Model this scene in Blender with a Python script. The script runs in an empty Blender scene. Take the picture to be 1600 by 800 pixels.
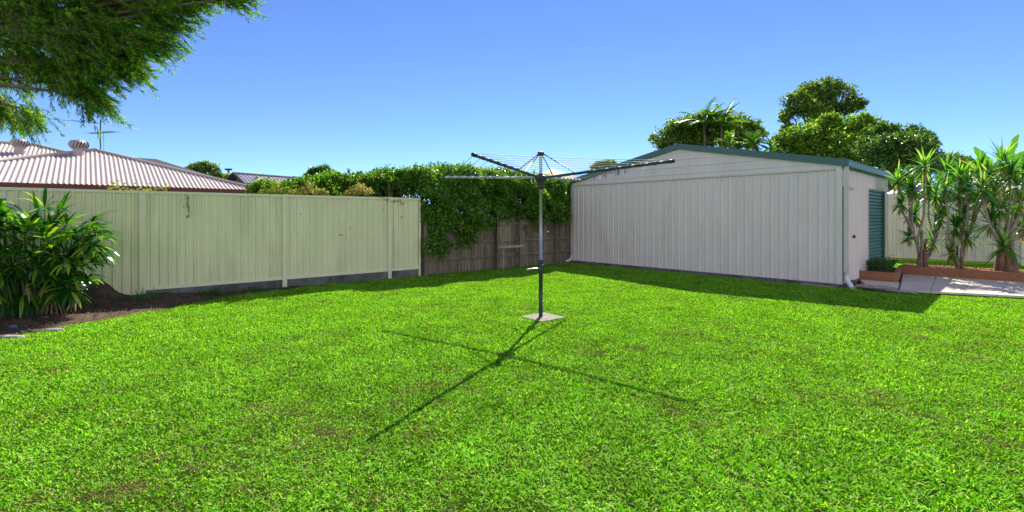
import bpy, math, random
import numpy as np
from mathutils import Vector, noise
random.seed(7); RNG = np.random.default_rng(11); FILL_CLOUD = (8.0, 7.8, 8.6)
scene = bpy.context.scene
COL = scene.collection
F = 773.0; HZ = 338.0; EYE = 1.5

def at(px, py, D):
    return np.array([(px-800)/F*D, D, EYE+(HZ-py)/F*D])

# ------------------------------------------------------------------ objects
def tag(o, label=None, cat=None, group=None, kind=None):
    if label: o['label'] = label
    if cat: o['category'] = cat
    if group: o['group'] = group
    if kind: o['kind'] = kind
    return o
def empty(name, loc, label, cat, group=None, rz=0):
    o = bpy.data.objects.new(name, None); COL.objects.link(o)
    o.location = [float(v) for v in loc]; o.rotation_euler = (0, 0, rz)
    o.empty_display_size = .1
    return tag(o, label, cat, group)

class MB:
    """collects geometry, in world coordinates"""
    def __init__(s): s.v = []; s.f = []; s.n = 0; s.big = []
    def add(s, vs, fs):
        s.v.extend([tuple(map(float, p)) for p in vs])
        s.f.extend([tuple(i+s.n for i in f) for f in fs]); s.n += len(vs)
    def hexa(s, c):      # 8 corners: 0-3 bottom ring, 4-7 top ring
        s.add(c, [(3,2,1,0),(4,5,6,7),(0,1,5,4),(1,2,6,5),(2,3,7,6),(3,0,4,7)])
    def box(s, c, u, v, hu, hv, z0, z1):   # centre xy, half sizes along u, v
        c = np.array(c[:2]); u = np.array(u); v = np.array(v)
        r = [c-u*hu-v*hv, c+u*hu-v*hv, c+u*hu+v*hv, c-u*hu+v*hv]
        s.hexa([(*p, z0) for p in r]+[(*p, z1) for p in r])
    def seg(s, p0, p1, n, w0, w1, z0, z1):  # wall-like box from p0 to p1, from offset w0 to w1 along n
        p0 = np.array(p0[:2]); p1 = np.array(p1[:2]); n = np.array(n)
        r = [p0+n*w0, p1+n*w0, p1+n*w1, p0+n*w1]
        s.hexa([(*p, z0) for p in r]+[(*p, z1) for p in r])
    def prism(s, pts, thick):               # polygon in 3D extruded along vector
        k = len(pts); t = np.array(thick)
        vs = [np.array(p) for p in pts]+[np.array(p)+t for p in pts]
        fs = [tuple(range(k))[::-1], tuple(range(k, 2*k))]+[(i, (i+1) % k, k+(i+1) % k, k+i) for i in range(k)]
        s.add(vs, fs)
    def tube(s, pts, rad, n=8, cap=True):
        pts = [np.array(p, float) for p in pts]; m = len(pts)
        if not hasattr(rad, '__len__'): rad = [rad]*m
        vs = []; up = None
        for i, p in enumerate(pts):
            d = pts[min(i+1, m-1)]-pts[max(i-1, 0)]; d = d/(np.linalg.norm(d)+1e-9)
            if up is None:
                up = np.array([0, 0, 1.]) if abs(d[2]) < .9 else np.array([1., 0, 0])
            a = np.cross(d, up); a /= np.linalg.norm(a)+1e-9; b = np.cross(d, a); up = -b
            for k in range(n):
                t = 2*math.pi*k/n; vs.append(p+rad[i]*(a*math.cos(t)+b*math.sin(t)))
        fs = [(i*n+k, i*n+(k+1) % n, (i+1)*n+(k+1) % n, (i+1)*n+k) for i in range(m-1) for k in range(n)]
        if cap: fs += [tuple(range(n)), tuple(range((m-1)*n, m*n))[::-1]]
        s.add(vs, fs)
    def lathe(s, c, prof, n=16):
        c = np.array(c, float); vs = []
        for r, z in prof:
            for k in range(n):
                t = 2*math.pi*k/n; vs.append(c+[r*math.cos(t), r*math.sin(t), z])
        m = len(prof)
        fs = [(i*n+k, i*n+(k+1) % n, (i+1)*n+(k+1) % n, (i+1)*n+k) for i in range(m-1) for k in range(n)]
        fs += [tuple(range(n))[::-1], tuple(range((m-1)*n, m*n))]
        s.add(vs, fs)
    def arr(s, V, Q):                       # numpy verts and quads
        s.big.append((V.reshape(-1, 3), Q))
    def build(s, name, mat, parent=None, smooth=False, loc=None):
        V = np.array(s.v, float).reshape(-1, 3); loops = [i for f in s.f for i in f]
        tot = [len(f) for f in s.f]; off = len(V)
        Vs = [V]; L = [np.array(loops, int)]; T = [np.array(tot, int)]
        for bv, q in s.big:
            Vs.append(bv); L.append((q+off).ravel()); T.append(np.full(len(q), q.shape[1])); off += len(bv)
        V = np.concatenate(Vs); L = np.concatenate(L).astype(np.int32); T = np.concatenate(T).astype(np.int32)
        org = np.zeros(3)
        if parent is not None: org = np.array(parent_world(parent))
        elif loc is not None: org = np.array(loc, float)
        V = V-org
        me = bpy.data.meshes.new(name)
        me.vertices.add(len(V)); me.vertices.foreach_set('co', V.astype(np.float32).ravel())
        me.loops.add(len(L)); me.loops.foreach_set('vertex_index', L)
        me.polygons.add(len(T)); st = np.concatenate([[0], np.cumsum(T)[:-1]]).astype(np.int32)
        me.polygons.foreach_set('loop_start', st); me.polygons.foreach_set('loop_total', T)
        me.update(calc_edges=True); me.validate()
        if mat: me.materials.append(mat)
        me.polygons.foreach_set('use_smooth', [smooth]*len(me.polygons))
        o = bpy.data.objects.new(name, me); COL.objects.link(o)
        if parent is not None: o.parent = parent
        else: o.location = org
        return o
def parent_world(p):
    w = np.array(p.location[:], float)
    while p.parent: p = p.parent; w = w+np.array(p.location[:])
    return w
def copy_tree(o, loc=None, parent=None):
    c = o.copy(); COL.objects.link(c)
    if parent: c.parent = parent
    if loc is not None: c.location = [float(v) for v in loc]
    for ch in list(o.children): copy_tree(ch, None, c)
    return c

# ------------------------------------------------------------------ materials
def newmat(name):
    m = bpy.data.materials.new(name); m.use_nodes = True; nt = m.node_tree
    return m, nt, nt.nodes['Principled BSDF'], nt.nodes['Material Output']
def N(nt, t, **kw):
    n = nt.nodes.new(t)
    for k, v in kw.items():
        if k in n.inputs: n.inputs[k].default_value = v
        else: setattr(n, k, v)
    return n
def ramp(nt, src, stops):
    r = nt.nodes.new('ShaderNodeValToRGB'); e = r.color_ramp.elements
    while len(e) < len(stops): e.new(.5)
    for el, (p, c) in zip(e, stops): el.position = p; el.color = (*c, 1)
    nt.links.new(src, r.inputs[0]); return r.outputs[0]
def mix(nt, fac, a, b, mode='MIX'):
    m = nt.nodes.new('ShaderNodeMix'); m.data_type = 'RGBA'; m.blend_type = mode
    for i, v in ((0, fac), (6, a), (7, b)):
        if hasattr(v, 'is_linked') or isinstance(v, bpy.types.NodeSocket): nt.links.new(v, m.inputs[i])
        else: m.inputs[i].default_value = v if i == 0 else (*v, 1)
    return m.outputs[2]
def noise_tex(nt, scale, detail=4, rough=.55, stretch=None):
    g = nt.nodes.new('ShaderNodeNewGeometry'); n = nt.nodes.new('ShaderNodeTexNoise')
    n.inputs['Scale'].default_value = scale; n.inputs['Detail'].default_value = detail; n.inputs['Roughness'].default_value = rough
    src = g.outputs['Position']
    if stretch:
        mp = nt.nodes.new('ShaderNodeMapping'); mp.inputs['Scale'].default_value = stretch
        nt.links.new(src, mp.inputs[0]); src = mp.outputs[0]
    nt.links.new(src, n.inputs['Vector']); return n.outputs['Fac']
def solid(name, col, rough=.5, metal=0, var=.15, scale=6, stretch=None, dirt=None, bump=0, bscale=60, dirt_lo=.5, spec=.5):
    m, nt, b, out = newmat(name)
    c2 = tuple(x*(1-var) for x in col); c3 = tuple(min(1, x*(1+var*.6)) for x in col)
    c = ramp(nt, noise_tex(nt, scale, 6, .6, stretch), [(.3, c2), (.7, c3)])
    if dirt:
        f = ramp(nt, noise_tex(nt, 2.2, 8, .7, (1, 1, .5) if not stretch else stretch), [(dirt_lo, (0,0,0)), (min(1, dirt_lo+.25), (1,1,1))])
        c = mix(nt, f, c, dirt)
    nt.links.new(c, b.inputs['Base Color'])
    b.inputs['Roughness'].default_value = rough; b.inputs['Metallic'].default_value = metal
    b.inputs['Specular IOR Level'].default_value = spec
    if bump:
        bm = nt.nodes.new('ShaderNodeBump'); bm.inputs['Strength'].default_value = bump; bm.inputs['Distance'].default_value = .01
        nt.links.new(noise_tex(nt, bscale, 5, .65, stretch), bm.inputs['Height']); nt.links.new(bm.outputs[0], b.inputs['Normal'])
    return m
def leafmat(name, stops, trans=.45, rough=.45, nscale=1.3, tcol=(1.5, 1.5, .5), spec=.4, patch=None):
    """stops: colour ramp over a per-leaf random value"""
    m, nt, b, out = newmat(name)
    g = nt.nodes.new('ShaderNodeNewGeometry')
    c = ramp(nt, g.outputs['Random Per Island'], stops)
    n = noise_tex(nt, nscale, 3)
    v = ramp(nt, n, [(.3, (.80,.81,.78)), (.7, (1.15,1.13,1.08))])
    c = mix(nt, 1., c, v, 'MULTIPLY')
    if patch:
        f = ramp(nt, noise_tex(nt, patch[0], 6, .7), [(patch[1], (0,0,0)), (patch[2], (1,1,1))])
        c = mix(nt, f, c, patch[3])
    nt.links.new(c, b.inputs['Base Color']); b.inputs['Roughness'].default_value = rough
    b.inputs['Specular IOR Level'].default_value = spec
    t = nt.nodes.new('ShaderNodeBsdfTranslucent'); tc = mix(nt, 1., c, tcol, 'MULTIPLY'); nt.links.new(tc, t.inputs['Color'])
    ms = nt.nodes.new('ShaderNodeMixShader'); ms.inputs[0].default_value = trans
    nt.links.new(b.outputs[0], ms.inputs[1]); nt.links.new(t.outputs[0], ms.inputs[2]); nt.links.new(ms.outputs[0], out.inputs[0])
    return m

M = {}
M['cream'] = solid('cream_steel', (.78,.75,.47), .42, var=.1, scale=3, stretch=(1,1,.25), dirt=(.60,.59,.35), dirt_lo=.52, bump=.02)
M['creampost'] = solid('cream_post', (.80,.77,.53), .4, var=.07, scale=4, dirt=(.4,.42,.29), dirt_lo=.62)
M['cream2'] = solid('cream_back_steel', (.66,.62,.50), .45, var=.1, scale=3, stretch=(1,1,.3), dirt=(.45,.42,.34), dirt_lo=.62)
M['shed'] = solid('shed_steel', (.80,.70,.64), .42, var=.07, scale=2.5, stretch=(1,1,.3), dirt=(.62,.53,.47), dirt_lo=.55, bump=.02, bscale=15)
M['shedtrim'] = solid('shed_corner_steel', (.64,.60,.50), .4, var=.06, scale=3, dirt=(.44,.40,.34), dirt_lo=.68)
M['green'] = solid('dark_green_steel', (.055,.15,.125), .35, var=.12, scale=5)
M['roofgreen'] = solid('green_roof_steel', (.10,.20,.16), .4, var=.12, scale=3)
M['teal'] = solid('teal_roller_steel', (.07,.21,.215), .38, var=.15, scale=5)
M['concrete'] = solid('grey_concrete', (.26,.26,.235), .85, var=.3, scale=9, dirt=(.09,.09,.075), dirt_lo=.48, bump=.35, bscale=60)
M['plinth'] = solid('plinth_concrete', (.17,.18,.165), .9, var=.35, scale=5, dirt=(.05,.06,.045), dirt_lo=.42, bump=.4, bscale=40)
M['paver'] = solid('pale_paver', (.64,.54,.46), .8, var=.16, scale=7, dirt=(.38,.33,.28), dirt_lo=.52, bump=.2, bscale=120)
M['mortar'] = solid('paver_joint', (.2,.18,.16), .95, var=.3, scale=20)
M['sleeper'] = solid('brown_sleeper', (.36,.14,.06), .65, var=.45, scale=9, stretch=(1,1,6), dirt=(.36,.19,.09), dirt_lo=.5, bump=.3, bscale=40)
M['soil'] = solid('garden_soil', (.085,.048,.030), .95, var=.5, scale=14, dirt=(.20,.115,.072), dirt_lo=.5, bump=1, bscale=45)
M['mulch'] = solid('red_mulch', (.42,.13,.08), .9, var=.5, scale=30, bump=1, bscale=90)
M['railwood'] = solid('pale_rail_timber', (.40,.34,.28), .85, var=.2)
M['pale'] = solid('paling_timber', (.20,.155,.12), .85, var=.5, scale=10, stretch=(1,1,.12), dirt=(.40,.29,.20), dirt_lo=.5, bump=.5, bscale=30)
M['galv'] = solid('galvanised_steel', (.36,.38,.38), .38, metal=.55, var=.15, scale=12)
M['dark'] = solid('dark_painted_steel', (.035,.04,.042), .42, metal=.2, var=.3, scale=15)
M['bluegrey'] = solid('slate_blue_arm_steel', (.045,.07,.08), .5, metal=.1, var=.2, scale=15)
M['alum'] = solid('weathered_aluminium', (.5,.5,.47), .4, metal=.6, var=.15, scale=20)
M['wire'] = solid('line_cord', (.16,.19,.22), .5, var=.1)
M['roof'] = solid('pinkish_tan_roof', (.46,.38,.35), .55, var=.07, scale=3, dirt=(.38,.31,.28), dirt_lo=.62)
M['maroon'] = solid('maroon_gutter', (.16,.022,.02), .4, var=.2)
M['brick'] = solid('brick_wall', (.36,.20,.13), .85, var=.25, scale=12)
M['tile'] = solid('slate_violet_tile', (.24,.22,.34), .35, var=.3, scale=10)
M['darkroof'] = solid('dark_roof', (.05,.045,.06), .6)
M['tanroof'] = solid('tan_roof', (.45,.36,.20), .7)
M['lilac'] = solid('pale_lilac_roof', (.60,.58,.66), .45, var=.08)
M['bark'] = solid('bark', (.19,.14,.105), .9, var=.4, scale=14, dirt=(.34,.28,.22), dirt_lo=.52, bump=.8, bscale=35)
M['cane'] = solid('dracaena_bark', (.42,.33,.26), .9, var=.4, scale=25, stretch=(1,1,3), dirt=(.5,.40,.32), dirt_lo=.5, bump=.8, bscale=50)
M['rootbark'] = solid('brown_root_bark', (.20,.105,.06), .9, var=.5, scale=22, stretch=(1,1,1.5), dirt=(.42,.27,.16), dirt_lo=.5, bump=1, bscale=40)
M['white'] = solid('white_pvc', (.75,.74,.72), .4, var=.05)
M['black'] = solid('black_plastic', (.015,.015,.016), .4)
M['stone'] = solid('pale_stone', (.34,.30,.27), .85, var=.3, scale=15, bump=.5)
M['pinkstone'] = solid('pinkish_sandstone', (.42,.32,.27), .85, var=.3, scale=12, dirt=(.16,.11,.08), dirt_lo=.52, bump=.6)
M['bluestone'] = solid('blue_plastic', (.06,.12,.20), .5)
M['ventgrey'] = solid('vent_steel', (.38,.33,.31), .45, metal=.2)
M['ventdark'] = solid('vent_inside', (.06,.05,.05), .7)

G = lambda a: [(0, a[0]), (.5, a[1]), (1, a[2])]
L = {}
L['hedge'] = leafmat('hedge_leaf', [(0,(.02,.09,.012)), (.4,(.065,.21,.018)), (.75,(.19,.40,.022)), (.96,(.36,.42,.14))], .5, .3)
L['needle'] = leafmat('needle_leaf', [(0,(.008,.06,.010)), (.45,(.05,.23,.012)), (.72,(.22,.48,.02)), (.95,(.40,.34,.08))], .5, .42, .9, (1.7,1.8,.25), .2)
L['dark'] = leafmat('dark_tree_leaf', [(0,(.015,.05,.018)),(.5,(.07,.20,.035)),(.8,(.20,.38,.06)),(.95,(.25,.34,.14))], .36, .3, .6, spec=.4)
L['tall'] = leafmat('olive_tree_leaf', [(0,(.02,.06,.018)),(.5,(.11,.24,.03)),(.8,(.32,.46,.06)),(.95,(.34,.42,.12))], .42, .32, .5, spec=.4)
L['light'] = leafmat('light_tree_leaf', [(0,(.03,.09,.012)),(.45,(.14,.31,.025)),(.8,(.36,.55,.05)),(.95,(.45,.56,.12))], .48, .32, .6, spec=.4)
L['palm'] = leafmat('palm_leaf', G([(.03,.11,.014),(.06,.20,.02),(.12,.28,.03)]), .4, .38)
L['lime'] = leafmat('lime_palm_leaf', G([(.10,.25,.012),(.16,.36,.02),(.25,.42,.03)]), .45, .38)
L['sword'] = leafmat('sword_leaf', [(0,(.03,.12,.02)), (.4,(.08,.27,.03)), (.7,(.19,.46,.035)), (.92,(.44,.50,.28))], .48, .24, 3, (1.5,1.6,.4), .5)
L['fan'] = leafmat('fan_palm_leaf', [(0,(.008,.055,.012)), (.5,(.028,.13,.014)), (.78,(.12,.32,.02)), (.94,(.36,.52,.06))], .4, .2, 4, (1.5,1.7,.3), 1.)
L['dry'] = leafmat('dry_leaf', G([(.26,.17,.09),(.38,.27,.15),(.48,.36,.22)]), .3, .7)
L['banana'] = leafmat('banana_leaf', G([(.06,.20,.02),(.09,.26,.025),(.13,.33,.03)]), .5, .35)
L['pink'] = leafmat('pink_leaf', [(0,(.60,.20,.16)),(.25,(.72,.50,.36)),(.5,(.12,.28,.04)),(.8,(.40,.45,.10))], .4, .5)
L['orange'] = leafmat('orange_leaf', [(0,(.58,.22,.14)),(.3,(.70,.52,.34)),(.6,(.14,.28,.04)),(.85,(.44,.42,.12))], .4, .5)
L['yellow'] = leafmat('yellow_green_leaf', G([(.20,.30,.02),(.30,.38,.04),(.40,.34,.08)]), .4, .5)
L['vine'] = leafmat('vine_leaf', G([(.05,.07,.02),(.12,.10,.04),(.18,.20,.05)]), .3, .6)
L['herb'] = leafmat('herb_leaf', G([(.02,.08,.02),(.05,.14,.03),(.09,.2,.03)]), .35, .5)
L['grass'] = leafmat('lawn_grass', [(0,(.008,.06,.002)), (.22,(.06,.25,.008)), (.45,(.22,.58,.02)), (.78,(.43,.80,.06)), (.92,(.66,.84,.32)), (.985,(.55,.50,.26))], .5, .8, 2.2, (1.35,1.35,.12), .0,
                     patch=(.9, .58, .82, (.34,.50,.05)))

# ------------------------------------------------------------------ foliage makers
def unit(a): return a/(np.linalg.norm(a, axis=-1, keepdims=True)+1e-9)
def rdir(n): return unit(RNG.normal(size=(n, 3)))
def leaves(mb, P, D, Ln, W, flat=.35, up=None):
    """rhombic leaves, slightly folded"""
    n = len(P); D = unit(D)
    R = rdir(n) if up is None else unit(up+flat*rdir(n))
    S = unit(np.cross(D, R)); U = np.cross(S, D)
    Ln = np.broadcast_to(Ln, (n,))[:, None]; W = np.broadcast_to(W, (n,))[:, None]
    a = P; b = P+D*Ln*.42+S*W*.5+U*W*.12; c = P+D*Ln-U*W*.2; d = P+D*Ln*.42-S*W*.5+U*W*.12
    mb.arr(np.stack([a, b, c, d], 1), np.arange(n*4).reshape(n, 4))
def strips(mb, P, D, Ln, W, droop, segs=4, fold=.0, shape=None):
    """long arching blades"""
    n = len(P); D = unit(D); Ln = np.broadcast_to(Ln, (n,))[:, None]; W = np.broadcast_to(W, (n,))[:, None]
    droop = np.broadcast_to(droop, (n,))[:, None]
    down = np.array([0, 0, -1.]); S = unit(np.cross(D, np.array([0, 0, 1.])+.25*rdir(n)))
    rows = []; p = P.copy(); d = D.copy()
    if shape is None: shape = [.55, 1, .9, .6, .05] if segs == 4 else list(np.linspace(1, .05, segs+1))
    for i in range(segs+1):
        rows.append(np.stack([p-S*W*.5*shape[i], p+S*W*.5*shape[i]], 1))
        d = unit(d+down*droop/segs); p = p+d*Ln/segs
    V = np.stack(rows, 1).reshape(-1, 3); k = 2*(segs+1)
    q = np.array([[2*i, 2*i+1, 2*i+3, 2*i+2] for i in range(segs)])
    Q = (q[None]+(np.arange(n)*k)[:, None, None]).reshape(-1, 4)
    mb.arr(V, Q)
def cloud(mb, c, r, n, ls, squash=.85, shell=.55, lw=.5):
    """leaf clump: leaves near the outside of a lumpy ellipsoid"""
    d = rdir(n); rr = r*(shell+(1-shell)*RNG.random(n)**.6); rr = rr*np.where(RNG.random(n) < .2, RNG.uniform(1.0, 1.45, n), 1)
    ph = RNG.random(3)*6; lump = 1+.28*np.sin(4*d[:, 0]+ph[0])*np.sin(5*d[:, 1]+ph[1])+.2*np.sin(7*d[:, 2]+ph[2])*np.sin(6*d[:, 0]+ph[1])
    P = c+d*(rr*lump)[:, None]*np.array([1, 1, squash])
    leaves(mb, P, d*.5+rdir(n)+np.array([0, 0, -.25]), ls*(.7+.6*RNG.random(n)), ls*lw*(.7+.6*RNG.random(n)), up=d+np.array([0, 0, .7]), flat=.8)

def tree(name, label, cat, base, clumps, mat, ls, dens, group=None, trunk_r=.18, squash=.85, sub=10, bark=None):
    """clumps: list of (centre, radius). Each is broken into smaller sub-clumps on limbs."""
    base = np.array(base, float); ls = ls*1.45
    t = empty(name, base, label, cat, group)
    cen = np.mean([c for c, r in clumps], 0); low = min(c[2]-r for c, r in clumps)
    fork = base+(cen-base)*np.array([.5, .5, 0]); fork[2] = base[2]+max(.4, (low-base[2])*.8)
    tr = MB(); cr = MB()
    mid = (base+fork)/2+np.array([.12, .05, 0])
    tr.tube([base-[0, 0, .05], mid, fork], [trunk_r*1.15, trunk_r*.9, trunk_r*.75], 8)
    for c, r in clumps:
        r = r*1.12; c = np.array(c); m1 = fork+(c-fork)*.5+RNG.normal(size=3)*.12*r
        tr.tube([fork, m1, c], [trunk_r*.55, trunk_r*.3, trunk_r*.1], 6)
        for k in range(sub):
            d = rdir(1)[0]; d[2] = d[2]*.8+.15
            sc = c+d*r*.75*np.array([1, 1, squash]); sr = r*(.30+.34*RNG.random())
            tr.tube([c, (c+sc)/2+RNG.normal(size=3)*.05*r, sc], [trunk_r*.09, trunk_r*.06, trunk_r*.03], 4)
            n = int(10*dens*sr*sr/(ls*ls)); cloud(cr, sc, sr, n, ls, squash, .35)
        for k in range(16):      # leafy shoots that break the outline
            d = rdir(1)[0]; d[2] = abs(d[2])*.9-.15; q = c+d*r*(1.05+.35*RNG.random())
            tr.tube([c+d*r*.5, q], [trunk_r*.04, trunk_r*.015], 4)
            m = 34; f = RNG.random(m)**.7; P = c+np.outer(.75*r+(np.linalg.norm(q-c)-.75*r)*f, d)+RNG.normal(size=(m, 3))*ls*.45*(1.3-f)[:, None]
            leaves(cr, P, d+rdir(m)*.9, ls*(.6+.6*RNG.random(m)), ls*.42, up=np.tile([0, 0, 1.], (m, 1)), flat=1.)
        cloud(cr, c, r*.7, int(8*dens*.5*r*r*.49/(ls*ls)), ls, squash, .2)
    tr.build('trunk', bark or M['bark'], t, True); cr.build('crown', mat, t)
    return t
def pxc(D, lst): return [(at(x, y, D+dd), r*D/F) for x, y, r, dd in lst]

# ------------------------------------------------------------------ geometry of the yard
FD = np.array([.7586, .6516])               # along the left boundary
FN = np.array([.6516, -.7586])              # towards the yard
P0 = np.array([-6.56, 8.78])
def fp(t, off=0): return P0+FD*t+FN*off
SD = np.array([-.656, .755]); SD = SD/np.linalg.norm(SD)   # shed front, to the left
SW = np.array([.719, .695]); SW = SW/np.linalg.norm(SW)    # shed side, backwards
SFN = np.array([-.755, -.656]); SFN /= np.linalg.norm(SFN) # outward of the front
SSN = np.array([.695, -.719]); SSN /= np.linalg.norm(SSN)  # outward of the side
C1 = np.array([6.9, 10.35])
C2 = C1+SD*7.52
BD = np.array([.7507, -.6606]); BN = np.array([-.6606, -.7507])   # rear boundary to the right; normal to the yard
B0 = np.array([13.0, 17.2])

# ground
def ground():
    m, nt, b, out = newmat('lawn_soil')
    c = ramp(nt, noise_tex(nt, 1.1, 8, .65), [(.40, (.025,.05,.005)), (.56, (.05,.06,.015)), (.70, (.12,.085,.045))])
    c = mix(nt, ramp(nt, noise_tex(nt, 40, 4, .7), [(.35, (0,0,0)), (.7, (.6,.6,.6))]), c, (.03,.06,.006))
    nt.links.new(c, b.inputs['Base Color']); b.inputs['Roughness'].default_value = 1; b.inputs['Specular IOR Level'].default_value = 0
    bm = N(nt, 'ShaderNodeBump', Strength=.6, Distance=.02); nt.links.new(noise_tex(nt, 30, 6, .7), bm.inputs['Height']); nt.links.new(bm.outputs[0], b.inputs['Normal'])
    g = MB(); s = 600; g.add([(-s,-s,0),(s,-s,0),(s,s,0),(-s,s,0)], [(0,1,2,3)])
    tag(g.build('ground', m), kind='structure')
ground()

# profile sheet between two plan points
def profile(mb, p0, d, n, length, z0, z1, period, prof, back=.012, ztop=None, nz=1):
    """prof: list of (fraction of period, offset along n)"""
    xs = []; k = 0
    while k*period < length:
        for f, o in prof:
            x = (k+f)*period
            if x <= length: xs.append((x, o))
        k += 1
    if xs[-1][0] < length: xs.append((length, prof[0][1]))
    pts = [np.array(p0)+d*x+n*o for x, o in xs]
    bk = [np.array(p0)+d*x-n*back for x, o in xs]
    m = len(pts); vs = []
    for lst in (pts, bk):
        for z in (0, 1):
            for (x, o), p in zip(xs, lst):
                zt = z1 if ztop is None else ztop(x)
                vs.append((*p, z0 if z == 0 else zt))
    fs = []
    for i in range(m-1):
        fs += [(i, i+1, m+i+1, m+i), (2*m+i+1, 2*m+i, 3*m+i, 3*m+i+1), (m+i, m+i+1, 3*m+i+1, 3*m+i), (i+1, i, 2*m+i, 2*m+i+1)]
    fs += [(0, m, 3*m, 2*m), (m-1, 3*m-1, 4*m-1, 2*m-1)]
    mb.add(vs, fs)

TRIM = [(0,0),(.60,0),(.70,.024),(.92,.024)]
FLAT3 = [(0,0),(.30,0),(.34,.006),(.37,.006),(.41,0),(.78,0),(.84,.02),(.94,.02)]

# ---- left fence
def left_fence():
    f = empty('metal_fence', (*fp(0), 0), 'cream green corrugated steel fence along the left with a concrete plinth', 'fence')
    ts = [-7.14,-4.76,-2.38,0,2.38,4.76,5.58]
    for a, b in zip(ts[:-1], ts[1:]):
        pm = MB(); w = 2.38
        z0 = .21 if a >= 0 else .12
        profile(pm, fp(a+.03, -.02), FD, FN, b-a-.06, z0, 1.93, .132, TRIM, .01)
        p = pm.build('panel', M['cream'], f)
        rm = MB()
        rm.seg(fp(a+.02), fp(b-.02), FN, -.045, .012, 1.905, 1.955)
        rm.build('top_rail', M['creampost'], f); rm = MB()
        rm.seg(fp(a+.02), fp(b-.02), FN, -.044, .010, z0-.03, z0+.03)
        rm.build('bottom_rail', M['creampost'], f)
        if a >= 0:
            pl = MB(); pl.seg(fp(a+.045), fp(b-.045), FN, -.05, -.005, -.05, z0-.032); pl.build('plinth', M['plinth'], f)
    for i, t in enumerate(ts):
        pm = MB(); last = i == len(ts)-1
        pm.box(fp(t), FD, FN, .022 if last else .035, .035, -.05, 1.962)
        if not last:   # the H-section's two flanges and recessed web
            pm.box(fp(t-.032, .037), FD, FN, .012, .006, -.02, 1.96); pm.box(fp(t+.032, .037), FD, FN, .012, .006, -.02, 1.96)
        pm.build('post', M['creampost'], f)
left_fence()

# ---- paling fence
def paling_fence():
    f = empty('paling_fence', (*fp(8, -.1), 0), 'weathered grey brown timber paling fence under the hedge', 'fence')
    t = 5.66; pb = MB(); rnd = random.Random(3)
    while t < 14.2:
        w = .088+.02*rnd.random(); h = 1.42+.09*rnd.random(); lean = rnd.uniform(-.012, .012); o = -.1+rnd.uniform(-.006, .01)
        if rnd.random() < .05: h -= .12
        a = fp(t, o); b = fp(t+w, o); la = FD*lean
        a2 = fp(t, o+.014); b2 = fp(t+w, o+.014)
        pb.hexa([(*a,-.03),(*b,-.03),(*b2,-.03),(*a2,-.03),(*(a+la),h),(*(b+la),h-.02*rnd.random()),(*(b2+la),h),(*(a2+la),h)])
        t += w+.006+.016*rnd.random()
    pb.build('palings', M['pale'], f)
    for z in (.38, .80, 1.28):
        r = MB(); r.seg(fp(5.66), fp(14.2), FN, -.073, -.033, z-.03, z+.045); r.build('rail', M['pale'], f)
    for t in (5.75, 8.1, 10.5, 12.9):
        p = MB(); p.box(fp(t, -.005), FD, FN, .05, .045, -.05, 1.5); p.build('post', M['pale'], f)
paling_fence()
def old_gate_frame():
    # rough posts and a rail standing against the palings
    t = 8.02
    f = empty('post_and_rail', (*fp(t, .14), 0), 'rough timber post and rail frame leaning against the paling fence', 'frame')
    p = MB(); p.tube([(*fp(t, .14), -.03), (*fp(t+.01, .12), .9), (*fp(t-.02, .14), 1.68)], [.042,.038,.034], 7); p.build('post', M['bark'], f, True)
    p = MB(); p.box(fp(t+.86, .12), FD, FN, .045, .03, -.03, 1.4); p.build('post', M['pale'], f)
    r = MB(); r.seg(fp(t-.02), fp(t+.92), FN, .15, .185, .60, .67); r.build('rail', M['railwood'], f)
    s = MB(); prof = []
    for i in range(24): prof += [(.032, i*.026), (.032, i*.026+.013), (.024, i*.026+.013), (.024, i*.026+.026)]
    c = fp(t+.08, .26); s.lathe((*c, 0), prof, 10)
    o = s.build('drain_hose', M['stone'], loc=(*c, 0)); tag(o, 'white ribbed drain hose standing upright by the timber frame post', 'hose')
old_gate_frame()

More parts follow.
